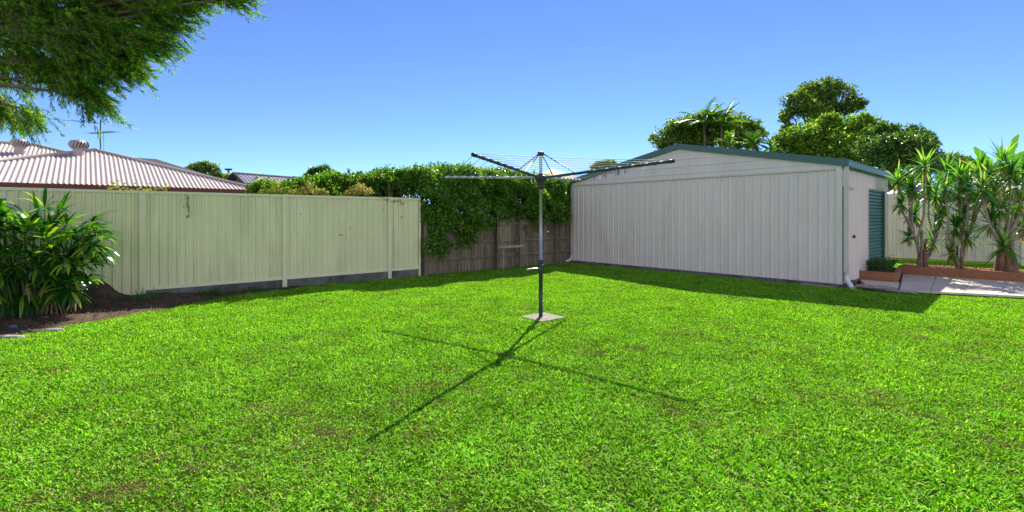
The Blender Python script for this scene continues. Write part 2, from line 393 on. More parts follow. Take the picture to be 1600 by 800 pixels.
# ---- hedge
def hedge():
    base = fp(8, -.9)
    h = empty('hedge', (*base, 0), 'dense green hedge spilling over the timber paling fence', 'hedge')
    mb = MB(); n = 330000
    t = 2.0+12.2*RNG.random(n)
    top = np.interp(t, [2,3,4,5,5.6,6.5,8,9.5,11,14], [2.16,2.30,2.44,2.58,2.70,2.78,2.82,2.76,2.64,2.6])+.05*np.sin(t*3.7+1)+.04*np.sin(t*9)
    front = np.where(t > 5.55, .22, -.55)+.12*np.sin(t*2.1)+.08*np.sin(t*5.3+2)
    back = -1.55
    # per t the lowest hanging foliage in front
    bt = np.interp(t, [2,5.5,5.6,6.4,7.1,7.5,7.9,8.6,10,14], [1.2,1.2,.55,.62,.85,1.15,1.38,1.45,1.42,1.42])
    bt = bt+.10*np.sin(t*7)+.07*np.sin(t*13+1)
    which = RNG.random(n); u = RNG.random(n); v = RNG.random(n)
    off = np.zeros(n); z = np.zeros(n)
    A = which < .50; B = (which >= .50) & (which < .82); C_ = which >= .82
    z[A] = bt[A]+(top[A]-bt[A])*u[A]; off[A] = front[A]-.55*v[A]**1.6
    # bulge of the front by height
    off[A] += .10*np.sin(z[A]*4+t[A]*2)+.06*np.sin(z[A]*11+t[A]*5)-.35*np.clip((z[A]-top[A]+.35)/.35, 0, 1)**2
    off[B] = back+(front[B]-back-.1)*u[B]; z[B] = top[B]-.35*v[B]**1.7-.25*(np.abs((off[B]-(front[B]+back)/2)/.9))**4
    off[C_] = back+(front[C_]-back-.3)*u[C_]; z[C_] = .9+(top[C_]-1.1)*v[C_]
    z += .05*RNG.normal(size=n)
    keep = ~((off > -.30) & (t < 5.6)) & ~((off > -.22) & (off < -.05) & (z < 1.5))
    hole = np.sin(t*4.1+z*3)*np.sin(t*2.3-z*5.2+1)+.5*np.sin(t*9.7+z*8)
    keep &= ~((hole > .68) & A & (off > front-.42)) & ~((hole > 1.25) & A) & ~(A & (z < 1.35) & (RNG.random(n) < .45+.3*np.sin(t*11+z*9)))
    xy = P0+np.outer(t, FD)+np.outer(off, FN)
    P = np.column_stack([xy, z])[keep]; k = len(P)
    outn = np.column_stack([np.tile(FN, (k, 1)), np.full(k, .9)])
    leaves(mb, P, rdir(k)+np.array([FN[0]*.4, FN[1]*.4, -.3]), .075*(.6+.8*RNG.random(k)), .042*(.6+.7*RNG.random(k)), up=outn, flat=1.1)
    # shoots on top
    for i in range(170):
        tt = random.uniform(2.1, 13.9); oo = random.uniform(-1.3, .1)
        zt = np.interp(tt, [2,3,4,5,5.6,6.5,8,9.5,11,14], [2.16,2.30,2.44,2.58,2.70,2.78,2.82,2.76,2.64,2.6])
        b = np.array([*fp(tt, oo), zt-.1]); hh = random.uniform(.08, .2) if random.random() < .93 else random.uniform(.2, .32)
        m = int(30+hh*140); s = RNG.random(m)
        PP = b+np.outer(s*hh, [0, 0, 1])+RNG.normal(size=(m, 3))*.015
        leaves(mb, PP, rdir(m)+[0, 0, .7], .06, .028)
    mb.build('foliage', L['hedge'], h)
    st = MB()
    for i in range(26):
        tt = 2.2+i*.46; b = np.array([*fp(tt, -.75), -.02]); top_ = np.array([*fp(tt+random.uniform(-.3, .3), random.uniform(-1, -.1)), 2.3])
        st.tube([b, (b+top_)/2+RNG.normal(size=3)*.08, top_], [.04, .028, .01], 6)
        for k in range(3):
            s = random.uniform(.35, .8); q = b+(top_-b)*s
            st.tube([q, q+[random.uniform(-.3,.3)+FN[0]*.5, random.uniform(-.3,.3)+FN[1]*.5, random.uniform(.05,.5)]], [.016, .007], 5)
    st.build('stems', M['bark'], h, True)
hedge()

# ---- the steel shed
EAVE = 2.60; PEAK = 3.33; SL = 7.52; SDp = 4.9
def shed():
    s = empty('steel_shed', (*C1, 0), 'large beige corrugated steel shed with green roof trim and roller door', 'shed')
    q = lambda a, b=0, o=0: C1+SD*a+SW*b+SFN*o
    zt = lambda x: EAVE+(PEAK-EAVE)*(1-abs(x-SL/2)/(SL/2))
    sl = MB(); r = [q(-.05,-.06), q(SL+.05,-.06), q(SL+.05,SDp+.05), q(-.05,SDp+.05)]
    sl.hexa([(*p,-.05) for p in r]+[(*p,.075) for p in r]); sl.build('slab', M['plinth'], s)
    w = MB(); profile(w, q(.05), SD, SFN, SL-.1, .08, 2.50, .196, FLAT3, .02); nf = len(w.f)
    for z in (.30, 1.42, 2.40):      # rows of fixing screws, part of the cladding
        for k in range(38): w.box(q(.05+.196*(k+.60), 0, .002), SD, SFN, .007, .005, z-.007+random.uniform(-.004,.004), z+.007)
    fw = w.build('front_wall', M['shed'], s); fw.data.materials.append(M['ventgrey'])
    fw.data.polygons.foreach_set('material_index', [0]*nf+[1]*(len(fw.data.polygons)-nf))
    # gable: laid horizontally
    g = MB(); a = [(*q(.05), 2.505), (*q(SL-.05), 2.505), (*q(SL-.05), EAVE), (*q(SL/2), PEAK), (*q(.05), EAVE)]
    g.prism(a, (*(SFN*.012), 0))
    for z in np.arange(2.62, 3.3, .19):
        x0 = max(.05, SL/2*(z-EAVE)/(PEAK-EAVE)) if z > EAVE else .05
        g.seg(q(x0), q(SL-x0), SFN, .010, .026, z, z+.012)
    for x in (2.5, 4.05):
        g.box(q(x, 0, .014), SD, SFN, .004, .006, 2.51, zt(x)-.05)
    g.build('gable', M['shed'], s)
    c = MB(); c.seg(q(.12), q(SL-.02), SFN, .012, .036, 2.475, 2.515); c.build('cap_strip', M['shedtrim'], s)
    # other walls
    w = MB(); profile(w, q(SL, 0), SW, -SSN, SDp, .08, EAVE-.04, .196, FLAT3, .02); w.build('left_wall', M['shed'], s)
    w = MB(); profile(w, q(0, SDp), SD, -SFN, SL, .08, EAVE-.05, .196, FLAT3, .02); w.build('rear_wall', M['shed'], s)
    # right wall: door .12-.98, cladding to 2.55, roller door 2.55-4.35
    sp = lambda b, o=0: C1+SW*b+SSN*o
    w = MB()
    profile(w, sp(.98), SW, SSN, 1.42, .08, 2.50, .17, TRIM, .02)
    profile(w, sp(.05), SW, SSN, .93, 2.13, 2.50, .17, TRIM, .02)
    profile(w, sp(2.4), SW, SSN, SDp-2.4, 2.18, 2.50, .17, TRIM, .02)
    w.build('side_wall', M['shed'], s)
    w = MB()
    w.seg(sp(SDp-.42), sp(SDp-.02), SSN, -.02, .018, .08, 2.178); w.build('door_jamb', M['shedtrim'], s); w = MB(); w.seg(sp(2.40), sp(2.50), SSN, -.02, .018, .08, 2.178)
    w.build('door_jamb', M['shedtrim'], s)
    d = MB(); prof = [(0,0),(.5,.0),(.6,.012),(.9,.012)]
    profile(d, sp(.10), SW, SSN, .86, .09, 2.08, .15, prof, .02)
    do = d.build('side_door', M['shed'], s)
    e = MB(); e.seg(sp(.10), sp(.96), SSN, .0, .03, 2.085, 2.115); e.seg(sp(.06), sp(.095), SSN, -.01, .028, .08, 2.12); e.build('door_frame', M['shedtrim'], do)
    hd = MB(); hd.lathe((*sp(.86, .045), 1.02), [(.02,0),(.028,.02),(.028,.05),(.015,.07)], 10); hd.build('handle', M['dark'], do)
    rd = MB(); z = .08
    while z < 2.17:
        a0, a1 = sp(2.505), sp(SDp-.425); n = SSN
        for p_ in (0,):
            v = [(*(a0-n*.05), z), (*(a1-n*.05), z), (*(a1-n*.02), z+.025), (*(a0-n*.02), z+.025), (*(a0-n*.02), z+.06), (*(a1-n*.02), z+.06), (*(a1-n*.05), z+.085), (*(a0-n*.05), z+.085)]
            rd.add(v, [(0,1,2,3),(3,2,5,4),(4,5,6,7)])
        z += .085
    rd.build('roller_door', M['teal'], s)
    gf = MB(); gf.seg(sp(SDp-.48), sp(SDp-.43), SSN, -.015, .03, .08, 2.17); gf.build('door_track', M['teal'], s)
    # corner flashings
    cm = MB(); cm.seg(q(-.012), q(.10), SFN, .0, .026, .078, 2.56); cm.build('corner_flashing', M['shed'], s)
    cm = MB(); cm.seg(q(SL-.10), q(SL+.012), SFN, .0, .026, .078, 2.56); cm.build('corner_flashing', M['shed'], s)
    # roof
    rf = MB(); n = 64; ov = .12
    for side in (0, 1):
        x0, x1 = (-ov, SL/2) if side == 0 else (SL/2, SL+ov)
        cols = 120; vs = []
        for i in range(cols+1):
            b = -.06+(SDp+.12)*i/cols; bump = .018 if i % 4 in (1, 2) else 0
            for x in (x0, x1): vs.append((*q(x, b), zt(min(max(x, -ov), SL+ov))+.07+bump-(0 if 0 <= x <= SL else .02)))
        rf.add(vs, [(2*i, 2*i+1, 2*i+3, 2*i+2) for i in range(cols)])
    rf.build('roof', M['roofgreen'], s)
    # barge boards on the front gable
    for x0, x1 in ((-.10, SL/2), (SL/2, SL+.10)):
        bb = MB(); z = lambda x: zt(x)
        k0, k1 = q(x0, -.07), q(x1, -.07)
        pts = [(*k0, z(x0)-.04), (*k1, z(x1)-.04), (*k1, z(x1)+.105), (*k0, z(x0)+.105)]
        bb.prism(pts, (*(SW*.05), 0)); bb.build('barge_board', M['green'], s)
    # right gutter
    gt = MB(); g0, g1 = sp(-.06), sp(SDp+.06); n = SSN
    gt.seg(g0, g1, n, .03, .13, 2.545, 2.56); gt.seg(g0, g1, n, .118, .132, 2.56, 2.665); gt.seg(g0, g1, n, .125, .142, 2.655, 2.672)
    gt.seg(sp(-.062), sp(-.05), n, .0, .14, 2.55, 2.665); gt.seg(sp(SDp+.05), sp(SDp+.062), n, .03, .14, 2.55, 2.665)
    gt.seg(g0, g1, n, .018, .03, 2.50, 2.66)
    gt.build('gutter', M['roofgreen'], s)
    # downpipe on the near corner
    dp = MB(); dp.box(sp(.02, .075), SW, SSN, .045, .036, .34, 2.548)
    d_ = dp.build('downpipe', M['shedtrim'], s)
    for z in (.42, 1.35): st = MB(); st.box(sp(.02, .075), SW, SSN, .055, .042, z, z+.035); st.build('strap', M['shedtrim'], d_)
    c0 = sp(.02, .075)
    e = MB(); e.tube([(*c0, .36), (*c0, .22), (*(c0+SSN*.04+SFN*.02), .13), (*(c0+SSN*.12+SFN*.07), .04), (*(c0+SSN*.15+SFN*.09), .02)], .046, 12); e.build('elbow', M['white'], d_, True)
    # left rear downpipe elbow at the far front corner
    c0 = q(SL+.06, 0, -.02)
    dp = MB(); dp.box(c0, SD, SFN, .03, .03, .3, 2.5); d2 = dp.build('downpipe', M['shedtrim'], s)
    e = MB(); e.tube([(*c0, .32), (*c0, .16), (*(c0+SFN*.06+SD*.05), .07), (*(c0+SFN*.16+SD*.12), .04)], .045, 12); e.build('elbow', M['white'], d2, True)
shed()
# a brown post behind the far corner
pm = MB(); c = C1+SW*5.05+SSN*-.05; pm.box(c, SW, SSN, .04, .04, 0, 2.1)
tag(pm.build('timber_post', M['rootbark'], loc=(*c, 0)), 'dark brown timber post at the far corner of the shed', 'post')
# white strip lying at the foot of the wall
pm = MB(); a = C1+SD*.12+SFN*.10; pm.seg(a, a+SD*.62, SFN, 0, .05, .0, .03)
tag(pm.build('plastic_strip', M['stone'], loc=(*a, 0)), 'pale plastic strip lying at the foot of the shed wall', 'strip')

# ---- rear fence on the right
def rear_fence():
    f = empty('metal_fence', (*B0, 0), 'cream ribbed steel fence behind the sword leaved plants on the right', 'fence')
    s = -6.2; st = [-6.2, -3.9, -1.52, .86, 3.24, 5.62, 8.0]
    st = [-6.2,-3.82,-1.44,.94,3.32,5.7,8.08]
    for a, b in zip(st[:-1], st[1:]):
        p = MB(); profile(p, B0+BD*(a+.03)-BN*.02, BD, BN, b-a-.06, .12, 1.95, .2, [(0,0),(.45,0),(.55,.035),(.9,.035)], .01); p.build('panel', M['cream2'], f)
        r = MB(); r.seg(B0+BD*(a+.02), B0+BD*(b-.02), BN, -.04, .03, 1.925, 1.975); r.build('top_rail', M['cream2'], f); r = MB(); r.seg(B0+BD*(a+.02), B0+BD*(b-.02), BN, -.04, .03, .08, .14); r.build('bottom_rail', M['cream2'], f)
    for a in st:
        p = MB(); p.box(B0+BD*a, BD, BN, .035, .045, -.05, 1.985); p.build('post', M['creampost'], f)
rear_fence()

# ---- path, planters
def path():
    base = MB(); base.add([(*p, .03) for p in ((7.28,10.2),(7.62,9.72),(11.5,7.85),(14.0,8.6),(9.76,12.4),(8.45,10.8),(7.95,11.35))], [tuple(range(7))])
    tag(base.build('path_base', M['mortar']), kind='structure')
    mb = MB()
    def grid(c, nu, nv, gap=.012):
        c = [np.array(x) for x in c]
        bl = lambda u, v: (c[0]*(1-u)+c[1]*u)*(1-v)+(c[3]*(1-u)+c[2]*u)*v
        for i in range(nu):
            for j in range(nv):
                e = 1e-9; u0, u1 = i/nu, (i+1)/nu; v0, v1 = j/nv, (j+1)/nv
                du = gap/np.linalg.norm(c[1]-c[0]); dv = gap/np.linalg.norm(c[3]-c[0])
                dz = random.uniform(-.003, .003)
                r = [bl(u0+du/2, v0+dv/2), bl(u1-du/2, v0+dv/2), bl(u1-du/2, v1-dv/2), bl(u0+du/2, v1-dv/2)]
                mb.hexa([(*p, .02) for p in r]+[(*p, .06+dz) for p in r])
    grid([(7.62,9.72),(11.5,7.85),(14.0,8.6),(9.76,12.35)], 9, 4, .009)
    grid([(7.50,10.5),(7.80,9.98),(8.42,10.74),(7.93,11.28)], 1, 2)
    tag(mb.build('path', M['paver']), kind='structure')
    s = MB(); pts = [(7.16,10.32),(7.25,9.75),(7.7,9.45),(7.75,9.75),(7.5,10.5)]
    s.add([(*p, .026) for p in pts], [tuple(range(len(pts)))]); tag(s.build('soil', M['soil']), kind='structure')
path()
def slab_stone(name, pts, z0, z1, mat, label, cat):
    mb = MB(); c = np.mean(pts, 0)
    k = len(pts); v = [(*p, z0) for p in pts]+[(*(c+(np.array(p)-c)*.97), z1) for p in pts]
    mb.add(v, [tuple(range(k))[::-1], tuple(range(k, 2*k))]+[(i, (i+1) % k, k+(i+1) % k, k+i) for i in range(k)])
    tag(mb.build(name, mat, loc=(*c, 0)), label, cat)
slab_stone('stepping_stone', [(7.22,10.42),(7.36,10.22),(7.62,10.02),(7.74,9.98),(7.66,10.16),(7.42,10.46)], 0, .07, M['pinkstone'], 'long irregular tan edging stone beside the downpipe', 'stone')
slab_stone('stepping_stone', [(7.42,9.86),(7.55,9.62),(7.78,9.52),(7.86,9.60),(7.70,9.72),(7.52,9.94)], 0, .05, M['pinkstone'], 'pinkish flat stone at the left corner of the path beside the grass', 'stone')

PD = np.array([.664,-.748]); PN = np.array([.748,.664])
K0 = np.array([9.76,12.4])
def planters():
    p = empty('long_planter', (*K0, 0), 'long raised bed edged with brown timber sleepers and red mulch', 'planter')
    b = MB(); b.seg(K0, K0+PD*2.55, PN, 0, .075, .03, .262); b.build('front_sleeper', M['sleeper'], p)
    b = MB(); b.seg(K0+PD*2.56, K0+PD*5.0, PN, .004, .079, .03, .255); b.build('front_sleeper', M['sleeper'], p)
    b = MB(); b.seg(K0-PD*.1, K0+PD*5.0, PN, .83, .90, .03, .25); b.build('rear_sleeper', M['sleeper'], p)
    b = MB(); b.box(K0-PD*.045+PN*.43, PD, PN, .04, .39, .03, .252); b.build('end_sleeper', M['sleeper'], p)
    m = MB(); nu, nv = 90, 14; vs = []
    for i in range(nu+1):
        for j in range(nv+1):
            q = K0+PD*(5.0*i/nu)+PN*(.077+.75*j/nv); vs.append((*q, .222+.03*noise.noise(Vector((q[0]*9, q[1]*9, 0)))))
    m.add(vs, [(i*(nv+1)+j, (i+1)*(nv+1)+j, (i+1)*(nv+1)+j+1, i*(nv+1)+j+1) for i in range(nu) for j in range(nv)])
    m.build('mulch', M['mulch'], p)
    ch = MB(); n = 5200; u = RNG.random(n)*5; v = .09+.72*RNG.random(n)
    P = np.column_stack([K0+np.outer(u, PD)+np.outer(v, PN), .236+.015*RNG.random(n)])
    d = rdir(n); d[:, 2] *= .3; leaves(ch, P, d, .05, .022, up=np.tile([0, 0, 1.], (n, 1)), flat=.5)
    o = ch.build('bark_chips', leafmat('bark_chip', G([(.20,.06,.035),(.42,.14,.085),(.60,.36,.27)]), .05, .8), p); o['kind'] = 'stuff'
    # small square planter against the shed
    a = np.array([7.93,11.36]); c = np.array([8.42,10.80]); u = (c-a)/np.linalg.norm(c-a); v = np.array([.65,.76])
    q = empty('small_planter', (*a, 0), 'small square timber sleeper planter against the shed with dark soil', 'planter')
    n2 = (K0-c); ln = np.linalg.norm(n2); v = n2/ln
    un = np.array([-u[1], u[0]]); 
    if un @ v < 0: un = -un
    vn = np.array([-v[1], v[0]])
    if vn @ u > 0: vn = -vn
    b = MB(); b.seg(a, c-u*.003, un, 0, .07, .03, .258); b.build('front_sleeper', M['sleeper'], q)
    b = MB(); b.seg(c+v*.003, K0-v*.1, vn, -.002, .07, .03, .25); b.build('side_sleeper', M['sleeper'], q)
    s = MB(); s.add([(*(a+un*.06), .2), (*(c+v*.05+vn*.06), .2), (*(K0+vn*.06), .2), (*(K0-u*.9+v*.3), .2), (*(a+v*2.2), .2)], [(0,1,2,3,4)])
    s.build('soil_fill', M['soil'], q)
    for i in range(6):
        bx = (a+c)/2+v*(.3+.26*i)+u*random.uniform(-.15, .2); hgt = random.uniform(.2, .42)
        hb = empty('herb', (*bx, .2), '', '')
        lab = ['low dark herb at the front of the small planter', 'bushy green herb second in the small planter', 'round green herb in the middle of the small planter',
               'taller light green herb behind the middle of the small planter', 'leafy herb near the roller door in the small planter', 'rearmost green herb in the small planter'][i]
        tag(hb, lab, 'herb', 'herbs in the small planter')
        f = MB(); st = MB()
        for k in range(9):
            dd = rdir(1)[0]*.16; dd[2] = hgt*random.uniform(.6, 1); base = np.array([*bx, .2])
            st.tube([base, base+dd*[.5,.5,.6], base+dd], [.005,.004,.002], 4)
            m_ = 45; s_ = .25+.75*RNG.random(m_)
            leaves(f, base+np.outer(s_, dd)+RNG.normal(size=(m_, 3))*.03, rdir(m_)+[0,0,.3], .045, .02)
        st.build('stem', M['herbstem'] if 'herbstem' in M else M['bark'], hb); f.build('foliage', L['herb'], hb)
planters()

# ---- dracaenas
def dracaena(label, base, rows, D0, rad):
    base = np.array([*base, .2]); t = empty('dracaena', base, label, 'dracaena', 'sword leaved plants in the long bed')
    tr = MB(); root = MB(); fo = MB(); dry = MB()
    bx = 800+F*base[0]/base[1]
    nr = 9 if rad > .15 else 4
    for k in range(nr):   # flared, lumpy bole
        a = k*2*math.pi/nr; o = np.array([math.cos(a), math.sin(a), 0])
        root.tube([base+o*rad*.95-[0,0,.03], base+o*rad*.75+[0,0,.12], base+o*rad*.66+[0,0,.28+.14*random.random()], base+o*rad*.5+[0,0,.45+.2*random.random()]], [rad*.36, rad*.40, rad*.32, rad*.2], 7)
    root.build('bole', M['rootbark'], t, True)
    forks = [base+np.array([random.uniform(-.26,.26), random.uniform(-.12,.12), random.uniform(.6,1.0)]) for _ in range(5)]
    for fk in forks: tr.tube([base+[0,0,.05], (base+fk)/2+RNG.normal(size=3)*.02, fk], [rad*.42, rad*.34, rad*.28], 7)
    for i, (x, y, ln) in enumerate(rows):
        c = at(x, y, D0+random.uniform(-.3, .3)+.0)
        low = c[2] < .95
        fk = base+np.array([0,0,.25]) if low else min(forks, key=lambda f: abs(f[0]-c[0]))
        c0 = c-np.array([0,0,ln*.30])
        m1 = fk+(c0-fk)*np.array([.55,.55,.4])+RNG.normal(size=3)*.04; m2 = fk+(c0-fk)*np.array([.92,.92,.78])
        tr.tube([fk, m1, m2, c0], [.030,.023,.020,.019], 7)
        ln *= 1.08; n = int(34+ln*45); ph = RNG.random(n)*2*math.pi; el = np.linspace(1.45, -.55, n)+RNG.normal(size=n)*.12
        d = np.column_stack([np.cos(ph)*np.cos(el), np.sin(ph)*np.cos(el), np.sin(el)])
        P = c0+np.outer(np.linspace(.16, -.02, n), [0,0,1])*ln*1.0+d*.02
        strips(fo, P, d, ln*(.75+.5*RNG.random(n)), .048, .35+.6*RNG.random(n), 4, shape=[.6,1,.8,.5,.04])
        n = 12; ph = RNG.random(n)*6.28; d = np.column_stack([np.cos(ph), np.sin(ph), -.9-.4*RNG.random(n)])
        strips(dry, c0+np.column_stack([0*ph, 0*ph, -.10*RNG.random(n)]), d, ln*.7, .022, 1.2, 4)
    tr.build('trunk', M['cane'], t, True); fo.build('foliage', L['sword'], t); dry.build('dry_leaves', L['dry'], t)
dracaena('tall many stemmed dracaena nearest the shed at the start of the long bed', (10.25,12.35),
         [(1403,277,.42),(1445,255,.48),(1450,285,.4),(1479,262,.46),(1430,332,.36),(1407,315,.3),(1457,373,.36),(1421,366,.28),(1477,314,.42),(1425,292,.36),(1467,338,.3),(1462,300,.36),(1420,290,.34)], 12.4, .115)
dracaena('slender middle dracaena with thin pale stems in the red mulch', (10.71,11.85),
         [(1494,350,.42),(1514,287,.44),(1512,366,.36),(1505,331,.38),(1530,264,.42),(1487,393,.25),(1523,314,.38),(1499,300,.38),(1500,270,.38),(1538,285,.36),(1478,290,.34)], 11.9, .085)
dracaena('stout dracaena with a thick brown bole at the right edge', (11.24,11.26),
         [(1550,302,.42),(1566,246,.44),(1579,268,.44),(1548,343,.4),(1584,337,.42),(1570,380,.42),(1595,312,.42),(1563,322,.36),(1612,290,.44),(1618,340,.4),(1600,262,.4),(1535,290,.38),(1588,285,.42),(1545,268,.36),(1600,350,.4)], 11.3, .18)

# ---- rotary clothes line
def hoist():
    X, Y = .427, 7.34; base = np.array([X, Y, 0.])
    h = empty('rotary_clothesline', base, 'tall grey rotary clothes line standing on a concrete pad in the lawn', 'clothesline')
    m = MB(); m.tube([base, base+[0,0,.78]], .030, 14); m.build('lower_post', M['dark'], h, True)
    m = MB(); m.tube([base+[0,0,.78], base+[0,0,2.0]], .0235, 14); m.build('upper_post', M['galv'], h, True)
    m = MB(); m.lathe(base, [(.032,.66),(.045,.67),(.045,.80),(.036,.81),(.036,.84),(.028,.86)], 14); m.box((X+.01, Y-.04), (1,0), (0,1), .03, .045, .69, .79)
    w = m.build('winder_box', M['dark'], h)
    m = MB(); m.tube([base+[-.02,-.07,.735], base+[-.12,-.10,.735], base+[-.20,-.12,.725]], [.010,.010,.009], 8); m.tube([base+[-.20,-.12,.725], base+[-.20,-.17,.725]], .014, 8); m.build('crank_handle', M['galv'], w)
    m = MB(); m.lathe(base, [(.03,1.90),(.045,1.93),(.05,2.0),(.075,2.02),(.085,2.06),(.075,2.10),(.04,2.12),(.03,2.13)], 16); m.build('hub', M['dark'], h)
    m = MB(); prof = []
    for i in range(9): z = 2.12+i*.032; prof += [(.019, z), (.019, z+.014), (.027, z+.016), (.027, z+.030)]
    m.lathe(base, prof, 14); m.build('screw_spindle', M['alum'], h)
    m = MB(); m.lathe(base, [(.028,2.40),(.048,2.405),(.05,2.43),(.046,2.452),(.02,2.46)], 16); m.build('top_cap', M['dark'], h)
    zt = 2.178; hz = 2.07
    tips = {'A': np.array([-.42,5.46,zt]), 'C': np.array([1.97,6.09,zt]), 'D': np.array([1.28,9.22,zt]), 'B': np.array([-1.167,8.59,zt])}
    hub = base+[0,0,hz]
    for k in 'ACDB':
        tp = tips[k]; d = (tp-hub)/np.linalg.norm(tp-hub)
        m = MB(); ps = [hub+d*.05]; rr_ = [.0205]
        for s in np.linspace(.42, .985, 7):
            c = hub+(tp-hub)*s
            for o_, q_ in ((-.0105,.0205),(-.010,.0245),(.010,.0245),(.0105,.0205)): ps.append(c+d*o_); rr_.append(q_)
        ps.append(tp+d*.02); rr_.append(.0205); m.tube(ps, rr_, 10)
        a = m.build('arm', M['bluegrey'] if k in 'AC' else M['alum'], h, True)
        m = MB(); m.tube([tp-d*.03, tp+d*.03], .023, 10); m.build('end_cap', M['black'], a, True)
        m = MB(); q = hub+d*.60; m.tube([base+[0,0,2.425]+[d[0]*.04, d[1]*.04, 0], q+[0,0,.01]], .0085, 8); m.build('strut', M['dark'], h, True)
    order = 'ACDB'
    for i in range(4):
        p, q = tips[order[i]], tips[order[(i+1) % 4]]
        for s in np.linspace(.42, .985, 7):
            a = hub+(p-hub)*s+[0,0,.02]; b = hub+(q-hub)*s+[0,0,.02]; sag = .018*s
            m = MB(); m.tube([a+(b-a)*u-np.array([0,0,sag*4*u*(1-u)]) for u in np.linspace(0, 1, 7)], .0032, 5); m.build('line', M['wire'], h, True)
    pad = MB(); c = base[:2]+[.03,-.01]; ang = math.radians(38); u = np.array([math.cos(ang), math.sin(ang)]); v = np.array([-u[1], u[0]])
    pad.box(c, u, v, .235, .235, -.06, .014)
    tag(pad.build('concrete_pad', M['concrete2'], loc=(*c, 0)), 'flat square concrete pad at the foot of the clothes line', 'pad')
    # pegs
    def peg(col, frac, s, edge):
        p, q = tips[edge[0]], tips[edge[1]]
        a = hub+(p-hub)*s+[0,0,.02]; b = hub+(q-hub)*s+[0,0,.02]
        return a+(b-a)*frac-np.array([0,0,.018*s*4*frac*(1-frac)])
    cols = {'white': (.75,.75,.74), 'pink': (.62,.12,.25), 'blue': (.06,.13,.45), 'lilac': (.45,.30,.50)}
    made = {}
    spots = [('white',.10,.985,'CD'),('white',.22,.985,'CD'),('lilac',.30,.89,'CD'),('white',.42,.985,'CD'),('pink',.50,.985,'CD'),('pink',.56,.89,'CD'),
             ('lilac',.62,.985,'CD'),('white',.70,.985,'CD'),('blue',.78,.985,'CD'),('white',.12,.89,'CD'),('blue',.38,.89,'CD'),
             ('white',.35,.985,'DB'),('white',.38,.985,'DB'),('blue',.15,.985,'DB'),('pink',.08,.985,'DB'),('lilac',.12,.89,'DB')]
    words = {'white': 'small white plastic clothes peg hanging on the clothes line wires', 'pink': 'small pink plastic clothes peg hanging on the clothes line wires',
             'blue': 'small dark blue plastic clothes peg hanging on the clothes line wires', 'lilac': 'small lilac plastic clothes peg hanging on the clothes line wires'}
    for col, fr, s, ed in spots:
        c = peg(col, fr, s, ed)
        if col in made: o = copy_tree(made[col], c)
        else:
            m = MB()
            for sx in (-1, 1):
                z = [.012, -.01, -.06]
                m.hexa([c+[sx*.011-.005, -.005, -.062], c+[sx*.011+.005, -.005, -.062], c+[sx*.011+.005, .005, -.062], c+[sx*.011-.005, .005, -.062],
                        c+[sx*.005-.005, -.006, .016], c+[sx*.005+.005, -.006, .016], c+[sx*.005+.005, .006, .016], c+[sx*.005-.005, .006, .016]])
            m.tube([c+[-.012,0,-.02], c+[.012,0,-.02]], .006, 6)
            o = m.build('clothes_peg', solid('peg_'+col, cols[col], .4, var=.05), loc=c); made[col] = o
        tag(o, words[col], 'clothes peg', 'pegs on the clothes line')
        o.rotation_euler = (0, 0, random.uniform(0, 3))
M['concrete2'] = solid('pad_concrete', (.24,.205,.17), .85, var=.35, scale=10, dirt=(.25,.22,.18), dirt_lo=.5, bump=.3, bscale=70)
hoist()

